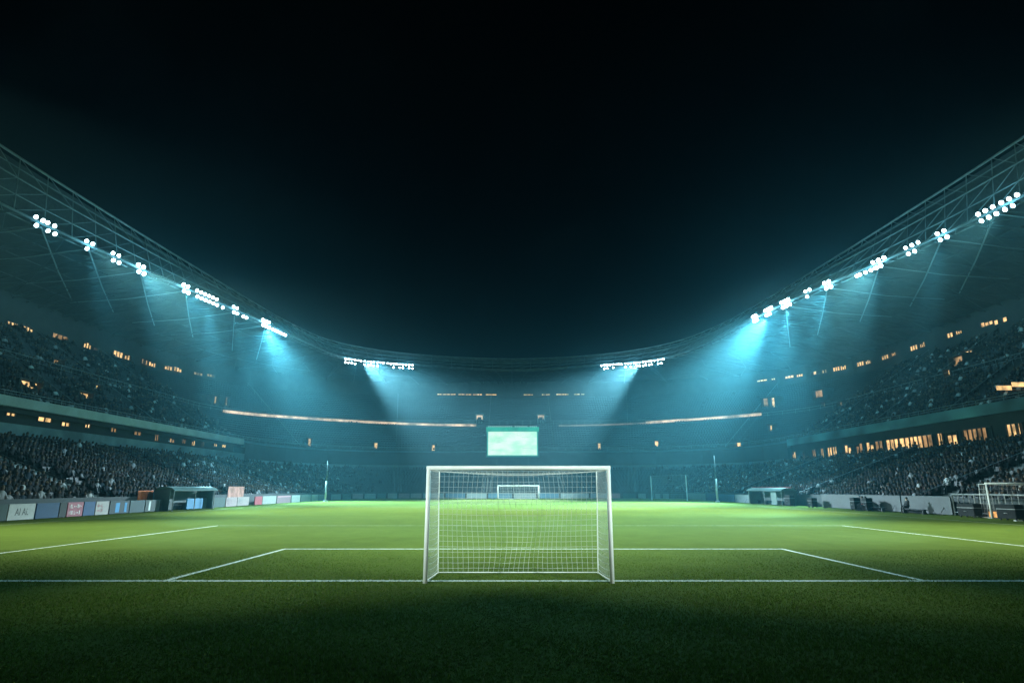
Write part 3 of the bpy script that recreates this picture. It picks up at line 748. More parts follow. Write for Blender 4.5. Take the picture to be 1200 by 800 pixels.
loc(mk).build('picture_marks', emit('screen_marks', (.42, .78, .62), .9), root)
tl = MB()
for k in range(26):
    x = sa.x + .1 + (sb.x - sa.x - .2) * k / 25
    if random.random() < .8: tl.box(x - .16, x + .16, SY - .1, SY, z1 + 1.15, z1 + 1.28)
loc(tl).build('top_lights', emit('screen_top_lights', (.6, .95, .85), .8), root)
pf = MB()
for s in (-1, 1): pf.box(cx + s * 3.8 - .2, cx + s * 3.8 + .2, SY + .3, SY + .7, 6.32, z0 - .5)
loc(pf).build('support', M['steel_dark'], root)

# ------------------------------------------------------------------ floodlights on the roof edge
def light(name, kind, p, tgt, power, color, size=60, blend=1.0, rad=.3):
    d = bpy.data.lights.new(name, kind); o = bpy.data.objects.new(name, d); COL.objects.link(o)
    d.energy = power; d.color = color; d.shadow_soft_size = rad
    if kind == 'SPOT': d.spot_size = R(size); d.spot_blend = blend
    o.location = p
    if tgt is not None: o.rotation_euler = (Vector(tgt) - Vector(p)).to_track_quat('-Z', 'Y').to_euler()
    return o
WHITE = (.80, 1.0, .90); CYAN = (.22, .76, 1.0)
lamp_me = {}
def lamp_meshes(bright):
    if bright in lamp_me: return lamp_me[bright]
    h = MB(); pr = [(-.32, .10), (-.30, .20), (-.08, .29), (.0, .32), (.03, .32)]
    h.tube([(0, y, 0) for y, r in pr], [r for y, r in pr], 14)
    h.box(-.03, .03, -.5, -.28, -.03, .03)
    ho = h.build('lamp', M['steel_dark']); 
    l = MB(); n = 14
    l.add([(0, .075, 0)] + [(  .25 * math.cos(2 * math.pi * k / n), .04,   .25 * math.sin(2 * math.pi * k / n)) for k in range(n)], [(0, 1 + k, 1 + (k + 1) % n) for k in range(n)])
    lo_ = l.build('lens', M['lens_bright'] if bright else M['lens'])
    r = (ho.data, lo_.data); bpy.data.objects.remove(ho); bpy.data.objects.remove(lo_); lamp_me[bright] = r
    return r
def cluster(px, n, rows_, label, bright=False, pitch=.95, drop=0.0, dy=0.0, aim=(0, 55, 0), grp='floodlight clusters along the roof edge'):
    p, tan = along(px); root = empty('floodlight_cluster', p + Vector((0, 0, -.2 + dy)))
    tag(root, label, 'floodlight', grp)
    inw = Vector((-(p.x - 1), 60 - p.y, 0)).normalized(); face = (Vector(aim) - p).normalized()
    tan = Vector((tan.x, tan.y, 0)).normalized()
    cols = math.ceil(n / rows_); k = 0; br = MB()
    hm, lm_ = lamp_meshes(bright)
    for r in range(rows_):
        z = .62 - r * .95 if rows_ > 1 else -.35
        br.tube([tan * (-(cols - 1) / 2 * pitch - .4) + Vector((0, 0, z)) - face * .48, tan * ((cols - 1) / 2 * pitch + .4) + Vector((0, 0, z)) - face * .48], .05, 6)
        for c in range(cols):
            if k >= n: break
            q = tan * ((c - (cols - 1) / 2) * pitch + (r % 2) * .25) + Vector((0, 0, z))
            o = bpy.data.objects.new('lamp', hm); COL.objects.link(o); o.parent = root; o.location = q
            ff = (face + Vector((random.uniform(-.12, .12), random.uniform(-.12, .12), random.uniform(-.05, .05)))).normalized()
            o.rotation_euler = ff.to_track_quat('Y', 'Z').to_euler()
            l = bpy.data.objects.new('lens', lm_); COL.objects.link(l); l.parent = o
            k += 1
    for s in (-1, 1):
        q = tan * (s * max(.3, (cols - 1) / 2 * pitch * .8)) - face * .48
        br.tube([q + Vector((0, 0, -.5)), q + Vector((0, 0, 1.1))], .05, 6)
    br.tube([-face * .48 + Vector((0, 0, .2)), Vector((0, 0, .3))], .05, 6)
    br.build('bracket', M['steel_dark'], root)
    return root, p, face, tan

EN = 1.0
CL = [ # px, n, rows, bright, words
 (44, 3, 2, 0, 'three floodlights nearest the left end of the roof edge, beside a group of four'),
 (60, 4, 2, 0, 'square group of four floodlights beside the three at the left end of the roof'),
 (104, 3, 2, 1, 'tight three-lamp floodlight on left roof edge throwing two thin streaks'),
 (135, 4, 2, 0, 'square four-lamp floodlight on left roof edge between two brighter ones'),
 (165, 4, 2, 2, 'very bright floodlight burst on left roof edge just past the square four'),
 (217, 4, 2, 2, 'very bright floodlight on left roof edge at the start of a close row of lamps'),
 (243, 12, 2, 0, 'long close row of lamps on left roof edge after a bright burst'),
 (262, 1, 1, 0, 'single small floodlight on left roof edge after the long close row'),
 (275, 4, 2, 1, 'four-lamp floodlight on left roof edge with one beam falling straight down'),
 (287, 2, 1, 0, 'pair of lamps on left roof edge before the last bright burst'),
 (311, 6, 2, 2, 'brightest floodlight burst near the far end of the left roof edge'),
 (327, 6, 1, 0, 'thin tail of lamps at the far end of the left roof edge'),
 (1183, 5, 2, 1, 'five floodlights nearest the right end of the roof edge'),
 (1156, 6, 2, 0, 'six floodlights next to the five at the right end of the roof'),
 (1103, 4, 2, 1, 'tight four-lamp floodlight on right roof edge with a looping cable beside it'),
 (1070, 5, 2, 0, 'five small floodlights on right roof edge between two bright bursts'),
 (1030, 5, 2, 2, 'very bright floodlight burst midway along the right roof edge'),
 (1016, 4, 1, 0, 'thin row of lamps touching the bright burst midway on right roof'),
 (1003, 1, 1, 0, 'single small lamp on right roof edge between two bright bursts'),
 (970, 4, 2, 2, 'bright floodlight with crossing streaks on right roof edge, beyond the single lamp'),
 (946, 3, 2, 0, 'three dimmer lamps on right roof edge before the white glare'),
 (920, 6, 2, 2, 'largest white glare of floodlights near far end of right roof edge'),
 (901, 5, 2, 2, 'bright floodlights in the middle of the glare at far end of right roof'),
 (884, 4, 2, 2, 'last bright floodlights at the far end of the right roof edge'),
]
for px, n, rw, br, words in CL:
    side = -1 if px < 600 else 1
    aim = (-side * 4 + 1, 52, 0)
    root, p, face, tan = cluster(px, n, rw, words, br == 2, aim=aim)
    src = p + face * 1.0 + Vector((0, 0, -.3))
    big = {0: .22, 1: .8, 2: 2.2}[br]
    # halo of the lamp itself, with a narrow beam added for tight glow
    if br == 2 and (px > 880 or 300 < px < 320) and px < 1000: big *= 1.5
    light('lamp_spill', 'POINT', src, None, 650 * EN * big, CYAN, rad=.4)
    light('halo_beam', 'SPOT', src, (side * 12, 42, 0), (36000 if br == 2 else 19000) * EN * big, CYAN, 22, 1.0, .3)
    light('lamp_glow', 'SPOT', src, src + Vector((-.75 * side, -.15, -.80)), 4200 * EN * big, CYAN, 116, 1.0, .4)
    big = {0: .35, 1: 1.0, 2: 2.0}[br]
    if br:
        far = 860 < px < 1000 or 200 < px < 330
        light('pitch_beam', 'SPOT', src, (1 + side * 8, 72 if far else 54, 0), (24000 if far else 80000) * EN * big, WHITE, 40, 1.0, .5)
# broad shafts
for px, tx, ty, e, sz in ((312, 390, 545, 1300000, 36), (312, 285, 500, 400000, 20), (897, 770, 540, 1700000, 38), (922, 920, 500, 400000, 20), (243, 262, 480, 500000, 13), (275, 300, 480, 500000, 7), (217, 240, 440, 320000, 6), (165, 182, 390, 200000, 5), (104, 122, 360, 150000, 5), (970, 948, 420, 320000, 6), (1030, 1012, 390, 200000, 5), (1103, 1086, 360, 150000, 5)):
    p, tan = along(px); tgt = on_y(tx, ty, p.y - 20)
    light('shaft_beam', 'SPOT', p + Vector((0, 0, -.9)), tgt, e * EN, (.38, .84, 1.0), sz, 1.0, .5)
# the same roof edges carry on out of the frame: unseen lamps added there light the near half and the near goal's face
for sd_, x0 in ((-1, -59.0), (1, 57.6)):
    for y0, words in ((35, ' roof edge floodlight, first added one out of the frame'), (21, ' roof edge floodlight, second added one out of the frame'), (-39, ' roof edge floodlight, last added one behind the photographer')):
        p = Vector((x0, y0, 32.4)); tgt = {35: (sd_ * 9, 58, 0), 21: (sd_ * 12, 31, 0), -39: (0, 19.5, .5)}[y0]
        root = empty('floodlight_cluster', p); face = (Vector(tgt) - p).normalized()
        tag(root, ('left' if sd_ < 0 else 'right') + words, 'floodlight', 'floodlight clusters along the roof edge')
        hm, lm_ = lamp_meshes(True)
        for k in range(6):
            o = bpy.data.objects.new('lamp', hm); COL.objects.link(o); o.parent = root; o.location = (0, (k % 3 - 1) * .95, .4 - .95 * (k // 3)); o.rotation_euler = face.to_track_quat('Y', 'Z').to_euler()
            l = bpy.data.objects.new('lens', lm_); COL.objects.link(l); l.parent = o
        br = MB(); br.tube([(-face.x * .5, -1.5, .4), (-face.x * .5, 1.5, .4)], .05, 6); br.tube([(-face.x * .5, -1.5, -.55), (-face.x * .5, 1.5, -.55)], .05, 6)
        for yy in (-1, 1): br.tube([(-face.x * .5, yy, -.8), (-face.x * .5, yy, 1.2)], .05, 6)
        br.build('bracket', M['steel_dark'], root)
        if y0 < 0: light('goal_beam', 'SPOT', p + face, tgt, 390000 * EN, WHITE, 8.5, .9, .3)
        if y0 == 21: light('apron_beam', 'SPOT', p + face, (sd_ * 15, 10, 0), 9000 * EN, (.6, .95, 1.0), 17, .5, .3)  # extra spot for the cool wedges on the near grass
        if y0 > 0: light('far_pitch_beam', 'SPOT', p + face, tgt, (430000 if y0 > 30 else 380000) * EN, WHITE, 32 if y0 > 30 else 36, 1.0, .5)
# two spots added at side roof clusters brighten the far goal and boards
for px in (217, 970):
    p, tan = along(px); light('far_goal_beam', 'SPOT', p + Vector((0, 1.2, -.6)), (1, 126, .8), 300000 * EN, WHITE, 20, .8, .4)
light('edge_beam', 'SPOT', (-57.5, 21.5, 32), (34.5, 42.5, 1), 260000 * EN, WHITE, 6, 1.0, .3)  # added spot, brightens the training goal and railing
# the two long rows over the far stand
for pxs, hot, words in (((405, 484), 428, 'long row of small lamps on far roof edge, left of the screen'), ((704, 778), 748, 'long row of small lamps on far roof edge, right of the screen')):
    pm = (pxs[0] + pxs[1]) / 2; p, tan = along(pm); pa, _ = along(pxs[0]); pb, _ = along(pxs[1])
    root = empty('floodlight_row', p); tag(root, words, 'floodlight', 'lamp rows on the far roof')
    hm, lm_ = lamp_meshes(True); br = MB(); a, b = pa - p, pb - p
    face = Vector((-p.x * .3, -70, -22)).normalized()
    for k in range(22):
        for r in range(2):
            if r == 1 and random.random() < .35: continue
            q = a.lerp(b, k / 21); q = along(pxs[0] + (pxs[1] - pxs[0]) * k / 21)[0] - p + Vector((0, 0, -.25 - .85 * r + random.uniform(-.08, .08)))
            o = bpy.data.objects.new('lamp', hm); COL.objects.link(o); o.parent = root; o.location = q; o.scale = (.62,) * 3
            o.rotation_euler = face.to_track_quat('Y', 'Z').to_euler()
            l = bpy.data.objects.new('lens', lm_); COL.objects.link(l); l.parent = o
    for z in (-.2, -1.05):
        br.tube([along(x)[0] - p + Vector((0, .32, z)) for x in np.linspace(pxs[0], pxs[1], 8)], .05, 6)
    br.build('bracket', M['steel_dark'], root)
    ph, _ = along(hot); sgn = -1 if hot < 600 else 1
    light('shaft_beam', 'SPOT', ph + Vector((0, -2.4, -.9)), on_y(hot - sgn * 135, 525, ph.y - 40), 1250000 * EN, (.62, .88, 1.0), 30, .8, .5)
    for x in np.linspace(pxs[0] + 8, pxs[1] - 8, 3):
        q, _ = along(x); light('lamp_glow', 'POINT', q + Vector((0, -1.2, -.6)), None, 700 * EN, CYAN, rad=.4); light('halo_beam', 'SPOT', q + Vector((0, -1.2, -.6)), (0, 50, 0), 26000 * EN, CYAN, 20, 1.0, .3)  # narrow beams added to make the row's halo in the haze

# ------------------------------------------------------------------ touchline furniture
def board_mesh(W, H):
    b = MB(); b.bevel_box(-W / 2, W / 2, -.05, .05, .04, H, .012); return b
def foot_mesh(W, q):
    f = MB()
    for s in (q,): f.box(s * W * .36 - .04, s * W * .36 + .04, .02, .45, 0, .05); f.tube([(s * W * .36, .42, .05), (s * W * .36, .053, .55)], .02, 5)
    return f
def text_obj(s, size, m, parent, x, z, y=-.054, sx=1.0):
    cu = bpy.data.curves.new('lettering', 'FONT'); cu.body = s; cu.size = size; cu.align_x = 'CENTER'; cu.align_y = 'CENTER'; cu.extrude = .004
    t = bpy.data.objects.new('lettering', cu); COL.objects.link(t); dg = bpy.context.evaluated_depsgraph_get(); dg.update()
    me = bpy.data.meshes.new_from_object(t.evaluated_get(dg)); bpy.data.objects.remove(t)
    me.materials.clear(); o = link_mesh('lettering', me, m, parent); o.rotation_euler = (R(90), 0, 0); o.location = (x, y, z); o.scale = (sx, 1, 1)
    return o
def board(pa, pb, H, col, label, grp='advertising boards along the pitch', marks=None, mcol=(.02, .02, .02), letters=None):
    pa, pb = Vector(pa), Vector(pb); c = (pa + pb) / 2; d = pb - pa; W = d.length - .04
    root = empty('advertising_board', (c.x, c.y, 0), math.atan2(d.y, d.x)); tag(root, label, 'board', grp)
    board_mesh(W, H).build('panel', paint(tuple(x * .6 for x in col), .55, .15), root); [foot_mesh(W, q).build('foot', M['steel_dark'], root) for q in (-1, 1)]
    if letters: text_obj(letters, H * .62, paint(mcol, .5), root, 0, H * .5, sx=letters_scale(W, letters, H))
    if marks:
        mm = MB()
        for x0, x1, z0, z1 in marks: mm.box(W * (x0 - .5), W * (x1 - .5), -.058, -.051, .04 + (H - .04) * z0, .04 + (H - .04) * z1)
        mm.build('lettering', paint(mcol, .5), root)
    return root
def letters_scale(W, s, H): return min(1.6, W * .8 / (len(s) * H * .38))
def scribble(rows_, n, seed):
    r = random.Random(seed); out = []
    for z in rows_:
        x = .1
        for _ in range(n):
            w = r.uniform(.03, .09)
            if x + w > .92: break
            out += [(x, x + w * .3, z, z + .26), (x, x + w, z + (.2 if r.random() < .5 else 0), z + (.27 if r.random() < .5 else .06))] if r.random() < .7 else [(x, x + w, z + .08, z + .16)]
            x += w + r.uniform(.02, .05)
    return [(a, b, min(c, d), max(c, d) if abs(c - d) > .03 else max(c, d) + .04) for a, b, c, d in out]
bx = XL + .05
def lside(px): # point of the left board line at a picture column
    r = ray(px, 600); return Vector((bx, r.y * bx / r.x, 0))
LB = [(-30, 8, (.03, .07, .07), 'dark green board at the near end of the left boards', None, None, None),
 (8.5, 40, (.62, .64, .63), 'white board with black hand lettering, nearest on the left touchline', None, (.03, .03, .03), 'AI Ai.'),
 (41, 68, (.012, .075, .19), 'dark blue board between the black-lettered white board and a narrow dark one', None, None, None),
 (68.5, 77, (.015, .022, .022), 'narrow near-black board beside a pink and white board', None, None, None),
 (77.5, 96, (.60, .18, .24), 'pink board with two lines of white print on the left touchline', scribble((.14, .58), 9, 3), (.75, .68, .68), None),
 (96.5, 110, (.015, .095, .26), 'narrow royal blue board between pink and white boards', None, None, None),
 (110.5, 126, (.64, .58, .57), 'white board with small red scribbles beside the royal blue one', scribble((.2, .55), 5, 5), (.45, .10, .12), None),
 (127, 150, (.018, .04, .055), 'dark board with two bright blue upright stripes', [(.28, .48, .1, .85), (.74, .86, .1, .85)], (.03, .24, .50), None),
 (150.5, 168, (.012, .07, .085), 'dark teal board left of the white-striped green one', None, None, None),
 (168.5, 186, (.022, .06, .055), 'dark green board with one white upright mark in front of orange banner', [(.22, .34, .1, .9)], (.6, .65, .63), None),
 (186.5, 200, (.018, .05, .045), 'plain dark green board left of the dugout', None, None, None),
 (217, 236, (.05, .30, .58), 'bright sky blue board just right of the left dugout', None, None, None),
 (236.5, 248, (.025, .085, .085), 'dark green board right of the bright sky blue board', None, None, None),
 (248.5, 262, (.03, .10, .10), 'dull teal board before the pale pink pair', None, None, None),
 (263, 276, (.58, .44, .44), 'pale pink board with grey print under a pink awning', scribble((.2, .55), 5, 8), (.3, .22, .24), None),
 (276.5, 290, (.56, .48, .46), 'cream board with grey print right of the pale pink one', scribble((.25, .5), 4, 9), (.25, .25, .26), None),
 (297, 305.5, (.58, .05, .09), 'narrow red board beside a grey-white board', None, None, None),
 (306, 322, (.48, .54, .53), 'grey-white board right of the narrow red board', scribble((.35,), 4, 12), (.3, .36, .36), None),
 (323, 339, (.36, .24, .30), 'mauve board with a pink top edge', [(.0, 1, .8, .95)], (.55, .25, .32), None),
 (340, 350, (.46, .60, .62), 'pale blue-white board near the left white pole', None, None, None),
 (351, 363, (.05, .16, .17), 'teal board between two pale blue boards', None, None, None),
 (364, 371, (.38, .52, .54), 'small pale blue board left of the white pole', None, None, None),
 (372, 381, (.30, .46, .48), 'small grey-blue board at the foot of the left white pole', None, None, None)]
for x0, x1, c, lab, mk_, mc, lt in LB:
    a, b = lside(x0), lside(x1)
    board(b, a, 1.02, c, lab, marks=mk_, mcol=mc or (.02, .02, .02), letters=lt) if False else board(a, b, 1.02, c, lab, marks=mk_, mcol=mc or (.02, .02, .02), letters=lt)
# boards on the curve and along the far end
def inner(px):
    """inner outline point at a picture column"""
    r = ray(px, 584); k = r.x / r.y
    y = YF - .1; x = k * y
    if CX0 <= x <= CX1: return Vector((x, y, 0))
    for i in range(400):
        y = YF - .1 - i * .1; x = k * y; cxx = CX0 if x < 0 else CX1
        if y > CYC and math.hypot(x - cxx, y - CYC) <= RC - .1: return Vector((x, y, 0))
        if y <= CYC and XL + .1 < x < XR - .1: return Vector((x, y, 0))
    return Vector((x, y, 0))
FB = [(388, 399, (.34, .46, .46), 'grey'), (401, 411, (.10, .24, .23), 'teal'), (413, 425, (.50, .40, .40), 'pinkish'), (427, 440, (.45, .55, .55), 'pale'), (442, 452, (.09, .22, .22), 'dark teal'), (454, 465, (.55, .55, .53), 'white'), (467, 480, (.55, .33, .33), 'salmon'), (481, 494, (.56, .42, .38), 'pale orange'),
      (496, 520, (.30, .45, .52), 'blue-grey'), (522, 545, (.12, .25, .38), 'slate blue'), (547, 570, (.38, .50, .56), 'misty blue'), (572, 600, (.14, .30, .44), 'mid blue'), (602, 628, (.42, .52, .57), 'silver blue'), (630, 655, (.12, .26, .40), 'deep blue'), (657, 690, (.35, .46, .52), 'grey-blue'), (692, 714, (.22, .34, .42), 'steel blue'),
      (717, 727, (.62, .30, .30), 'coral red'), (730, 745, (.06, .15, .14), 'dark green'), (748, 757, (.48, .56, .54), 'small white'), (759, 766, (.06, .15, .14), 'narrow dark green'), (768, 774, (.44, .52, .50), 'tiny pale'), (777, 784, (.46, .54, .52), 'tiny cream'), (786, 800, (.07, .17, .17), 'bottle green')]
for x0, x1, c, wd in FB:
    board(inner(x0), inner(x1), 1.0, c, wd + (' board on the far touchline, ' + ('left of the near goal' if x1 < 495 else 'seen through the near goal net' if x1 < 716 else 'right of the near goal')), grp='boards round the far end')
def rside(px, off=.05):
    r = ray(px, 600); x = XR - off; return Vector((x, r.y * x / r.x, 0))
for x0, x1, H, c, lab in ((808, 828, 1.15, (.42, .52, .55), 'long pale board at the far right corner beside the thin frame'), (829, 843, 1.2, (.03, .14, .34), 'deep blue board at the foot of the right pole'),
                          (844, 862, 1.1, (.05, .19, .40), 'mid blue board right of the right pole'), (863, 880, 1.1, (.36, .46, .50), 'pale blue board between mid blue board and the right dugout')):
    board(rside(x1), rside(x0), H, c, lab)
# white barrier wall along the right touchline
a, b = rside(985), rside(1117)
for i, (x0, x1) in enumerate(((965, 1010), (1011, 1058), (1059, 1117))):
    p, q = rside(x0, -.3), rside(x1, -.3)
    words = ('pale barrier panel behind a black case, next to the right dugout', 'pale barrier panel behind the seated people on the right', 'pale barrier panel with a small white emblem, next to the railing')[i]
    rt = board(q, p, 1.4, (.10, .115, .12), words, grp='pale barrier panels')
    if i == 2:
        W = (p - q).length; e = MB()
        e.tube([(W * .02 + .3 * math.cos(k) * .5, -.056, 1.1 + .3 * math.sin(k) * .45) for k in np.linspace(.6, 5.6, 10)], .03, 5); e.box(W * .02 + .32, W * .02 + .40, -.07, -.052, .95, 1.3)
        e.build('emblem', paint((.75, .77, .77), .5), rt)

# dugouts: curved canopy on posts, back wall, bench
def dugout(p, W, rz, label, canopy_m, H=2.2):
    root = empty('dugout', p, rz); tag(root, label, 'dugout', 'team dugouts')
    c = MB(); pr = [(-.9, H - .28), (-.6, H - .05), (0, H + .06), (.6, H), (1.0, H - .25)]
    vs = [(x, y, z) for x in (-W / 2, W / 2) for y, z in pr] + [(x, y, z - .07) for x in (-W / 2, W / 2) for y, z in pr]; n = 5; fs = []
    for k in range(4): fs += [(k, k + 1, n + k + 1, n + k), (10 + k, 10 + n + k, 10 + n + k + 1, 10 + k + 1), (k, 10 + k, 11 + k, k + 1), (n + k, n + k + 1, 11 + n + k, 10 + n + k)]
    fs += [(0, n, 10 + n, 10), (4, 14, 14 + n, 4 + n)]
    c.add(vs, fs); c.build('canopy', canopy_m, root)
    b = MB(); b.box(-W / 2 + .05, W / 2 - .05, .95, 1.0, .05, H - .3); b.build('back_panel', paint((.03, .06, .06), .6), root)
    for s in (-1, 1):
        b = MB(); b.add([(s * W / 2 * .985, -.5, 0), (s * W / 2 * .985, .94, 0), (s * W / 2 * .985, .94, H - .31), (s * W / 2 * .985, -.5, H - .12)], [(0, 1, 2, 3)])
        b.v += [(x - s * .04, y, z) for x, y, z in b.v]; b.f += [(7, 6, 5, 4), (0, 1, 5, 4), (1, 2, 6, 5), (2, 3, 7, 6), (3, 0, 4, 7)]
        b.build('side_panel', paint((.05, .09, .09), .4), root)
    for s in (-1, 0, 1):
        t = MB(); t.tube([(s * W / 2 * .93, -.72, 0), (s * W / 2 * .93, -.72, H - .18)], .045, 8); t.build('post', M['steel'], root)
    b = MB(); b.box(-W / 2 + .2, W / 2 - .2, .35, .8, .42, .48)
    for k in range(5): x = -W / 2 + .4 + (W - .8) * k / 4; b.box(x - .03, x + .03, .4, .75, 0, .418)
    b.build('bench', M['black'], root)
    return root
pa, pb = lside(201), lside(216)
dugout((XL + .2, (lside(196).y + lside(240).y) / 2 - .5, 0), 8.2, R(90), 'dugout with pale green canopy between the boards of the left touchline', M['canopy'], 2.1)
dugout((XR - .3, (rside(886).y + rside(930).y) / 2, 0), rside(886).y - rside(930).y - .4, R(-90), 'long low dugout with grey-green canopy on the right touchline', M['canopy'], 2.0)
# draped cloth banners hung over the front wall
def banner(side, px0, px1, z0, z1, col, label):
    f = (lambda p: Vector((XL - T0 + .0, ray(p, 585).y * (XL - T0) / ray(p, 585).x, 0))) if side < 0 else (lambda p: Vector((XR + T0, ray(p, 585).y * (XR + T0) / ray(p, 585).x, 0)))
    a, b = f(px0), f(px1); mb = MB(); n = 14; sx = 1 if side < 0 else -1
    for layer in (0, .02):
        for i in range(n + 1):
            q = a.lerp(b, i / n); w = .05 * math.sin(i * 1.7)
            mb.v += [(q.x + sx * (.22 + w + layer), q.y, z0 + .08 * math.sin(i * .9)), (q.x + sx * (.20 + w * .3 + layer), q.y, z1)]
    m = 2 * (n + 1)
    for i in range(n): mb.f += [(2 * i, 2 * i + 2, 2 * i + 3, 2 * i + 1), (m + 2 * i, m + 2 * i + 1, m + 2 * i + 3, m + 2 * i + 2), (2 * i, m + 2 * i, m + 2 * i + 2, 2 * i + 2), (2 * i + 1, 2 * i + 3, m + 2 * i + 3, m + 2 * i + 1)]
    tag(mb.build('banner', surf('banner_cloth_' + str(px0), col, .9, .5, 1.2)), label, 'banner', 'cloth banners hung on the stand fronts')
banner(-1, 158, 176, 0.60, 1.80, (.60, .16, .06), 'orange banner hung on the stand front left of the dugout')
banner(-1, 226, 238, 0.70, 1.80, (.55, .24, .18), 'salmon banner hung on the stand front right of the dugout')
banner(-1, 264, 283, 0.80, 2.20, (.50, .25, .20), 'dusty pink banner hung above the pale pink boards')
banner(1, 884, 930, 1.35, 2.15, (.30, .06, .06), 'long dull red banner above the right dugout')

# poles
def pole(px, py, top_py, label, grp):
    p = on_z(px, py, 0); H = on_y(px, top_py, p.y).z
    root = empty('corner_pole', p); tag(root, label, 'pole', grp)
    a = MB(); a.tube([(0, 0, 0), (0, 0, H * .5)], [.16, .12], 10); a.build('sleeve', M['white_steel'], root, True)
    b = MB(); b.tube([(0, 0, H * .5), (0, 0, H)], [.07, .045], 8); b.build('mast', M['steel'], root, True)
    c = MB(); c.tube([(0, 0, 0), (0, 0, .12), (0, 0, .16)], [.35, .33, .2], 12); c.build('base', M['white_steel'], root)
pole(381, 587.0, 540, 'tall white pole standing by the left boards near the corner', 'tall poles by the corners')
pole(841, 588.0, 534, 'tall white pole standing by the blue boards near the far right corner', 'tall poles by the corners')
# ball-stop frame at the far right corner
p1, p2 = on_z(805.5, 586.5, 0), on_z(764, 585.6, 0)
root = empty('ball_stop_frame', p1); tag(root, 'thin pale ball-stop frame with two uprights beside the far right boards', 'frame')
H = on_y(803, 556.5, p1.y).z
for off, h in ((Vector((0, 0, 0)), H), (p2 - p1, H)):
    t = MB(); t.tube([off, off + Vector((0, 0, h))], .09, 8); t.build('upright', M['white_steel'], root)
t = MB(); t.tube([Vector((0, 0, H)), p2 - p1 + Vector((0, 0, H))], .035, 6); t.build('top_rail', M['steel'], root)
t = MB(); d = p2 - p1
for k in range(1, 24): t.tube([d * (k / 24), d * (k / 24) + Vector((0, 0, H))], .006, 4, False)
for k in range(1, 12): t.tube([Vector((0, 0, H * k / 12)), d + Vector((0, 0, H * k / 12))], .006, 4, False)
t.build('net', M['net'], root)

# railing by the training goal
p, q = rside(1119, -.4), rside(1290, -.4); d = q - p
root = empty('railing', p); tag(root, 'dark metal railing with pale top rail behind the training goal', 'railing')
t = MB(); t.tube([Vector((0, 0, 1.55)), d + Vector((0, 0, 1.55))], .06, 8); t.build('top_rail', M['steel'], root)
t = MB(); n = int(d.length / .55)
for k in range(n + 1): t.tube([d * (k / n), d * (k / n) + Vector((0, 0, 1.5))], .028 if k % 4 else .05, 6, False)
t.tube([Vector((0, 0, .25)), d + Vector((0, 0, .25))], .03, 6); t.build('bars', M['steel'], root)
t = MB(); t.hexa([(0.25, 0, 0), (.33, 0, 0), d + Vector((.33, 0, 0)), d + Vector((.25, 0, 0))], [(0.25, 0, .9), (.33, 0, .9), d + Vector((.33, 0, .9)), d + Vector((.25, 0, .9))]); t.build('kick_panel', M['black'], root)

# cases, bins, bench, lantern crate on the right touchline
def case(px, py, w, h, label, dp=.6, rz=R(-90)):
    p = on_z(px, py, 0); p.x = min(p.x, XR - .75)
    root = empty('equipment_case', p, rz); tag(root, label, 'case', 'black equipment cases on the right touchline')
    b = MB(); b.bevel_box(-w / 2, w / 2, -dp / 2, dp / 2, .12, h, .03); b.build('body', M['black'], root)
    for s in (-1, 1):
        for r in (-1, 1): t = MB(); t.tube([(s * w * .4 - .03, r * dp * .35, .06), (s * w * .4 + .03, r * dp * .35, .06)], .06, 8); t.build('caster', M['steel_dark'], root)
    e = MB(); e.box(-w / 2 - .008, w / 2 + .008, -dp / 2 - .008, dp / 2 + .008, h * .68, h * .68 + .04); e.build('trim', M['steel'], root)
    hd = MB(); hd.tube([(-.12, -dp / 2 - .004, h * .42), (-.12, -dp / 2 - .05, h * .45), (.12, -dp / 2 - .05, h * .45), (.12, -dp / 2 - .004, h * .42)], .015, 6); hd.build('handle', M['steel'], root)
case(949.5, 592.6, 1.5, 1.25, 'wide black equipment case beside the right dugout')
case(993.5, 594.3, 1.0, 1.0, 'black equipment case alone in front of the first pale barrier panel')
case(1043, 597.5, .75, 1.15, 'black upright case, far one of the touching pair before the barrier')
case(1051.5, 598.4, .75, 1.15, 'black upright case, near one of the touching pair before the barrier')
case(1140, 606, 1.6, .95, 'low black case in front of the dark railing')
case(1186, 609.5, 1.5, 1.0, 'black case inside the mouth of the training goal')
# pale door panel
p = on_z(936.5, 591.5, 0); root = empty('pale_screen_panel', (min(p.x, XR - .8), p.y, 0), R(-90)); tag(root, 'pale green upright panel standing at the end of the right dugout', 'panel')
b = MB(); b.bevel_box(-.8, .8, -.04, .04, .05, 1.55, .02); b.build('panel', paint((.10, .16, .15), .5), root)
for s in (-1, 1): b = MB(); b.box(s * .6 - .05, s * .6 + .05, -.3, .3, 0, .048); b.build('foot', M['steel_dark'], root)

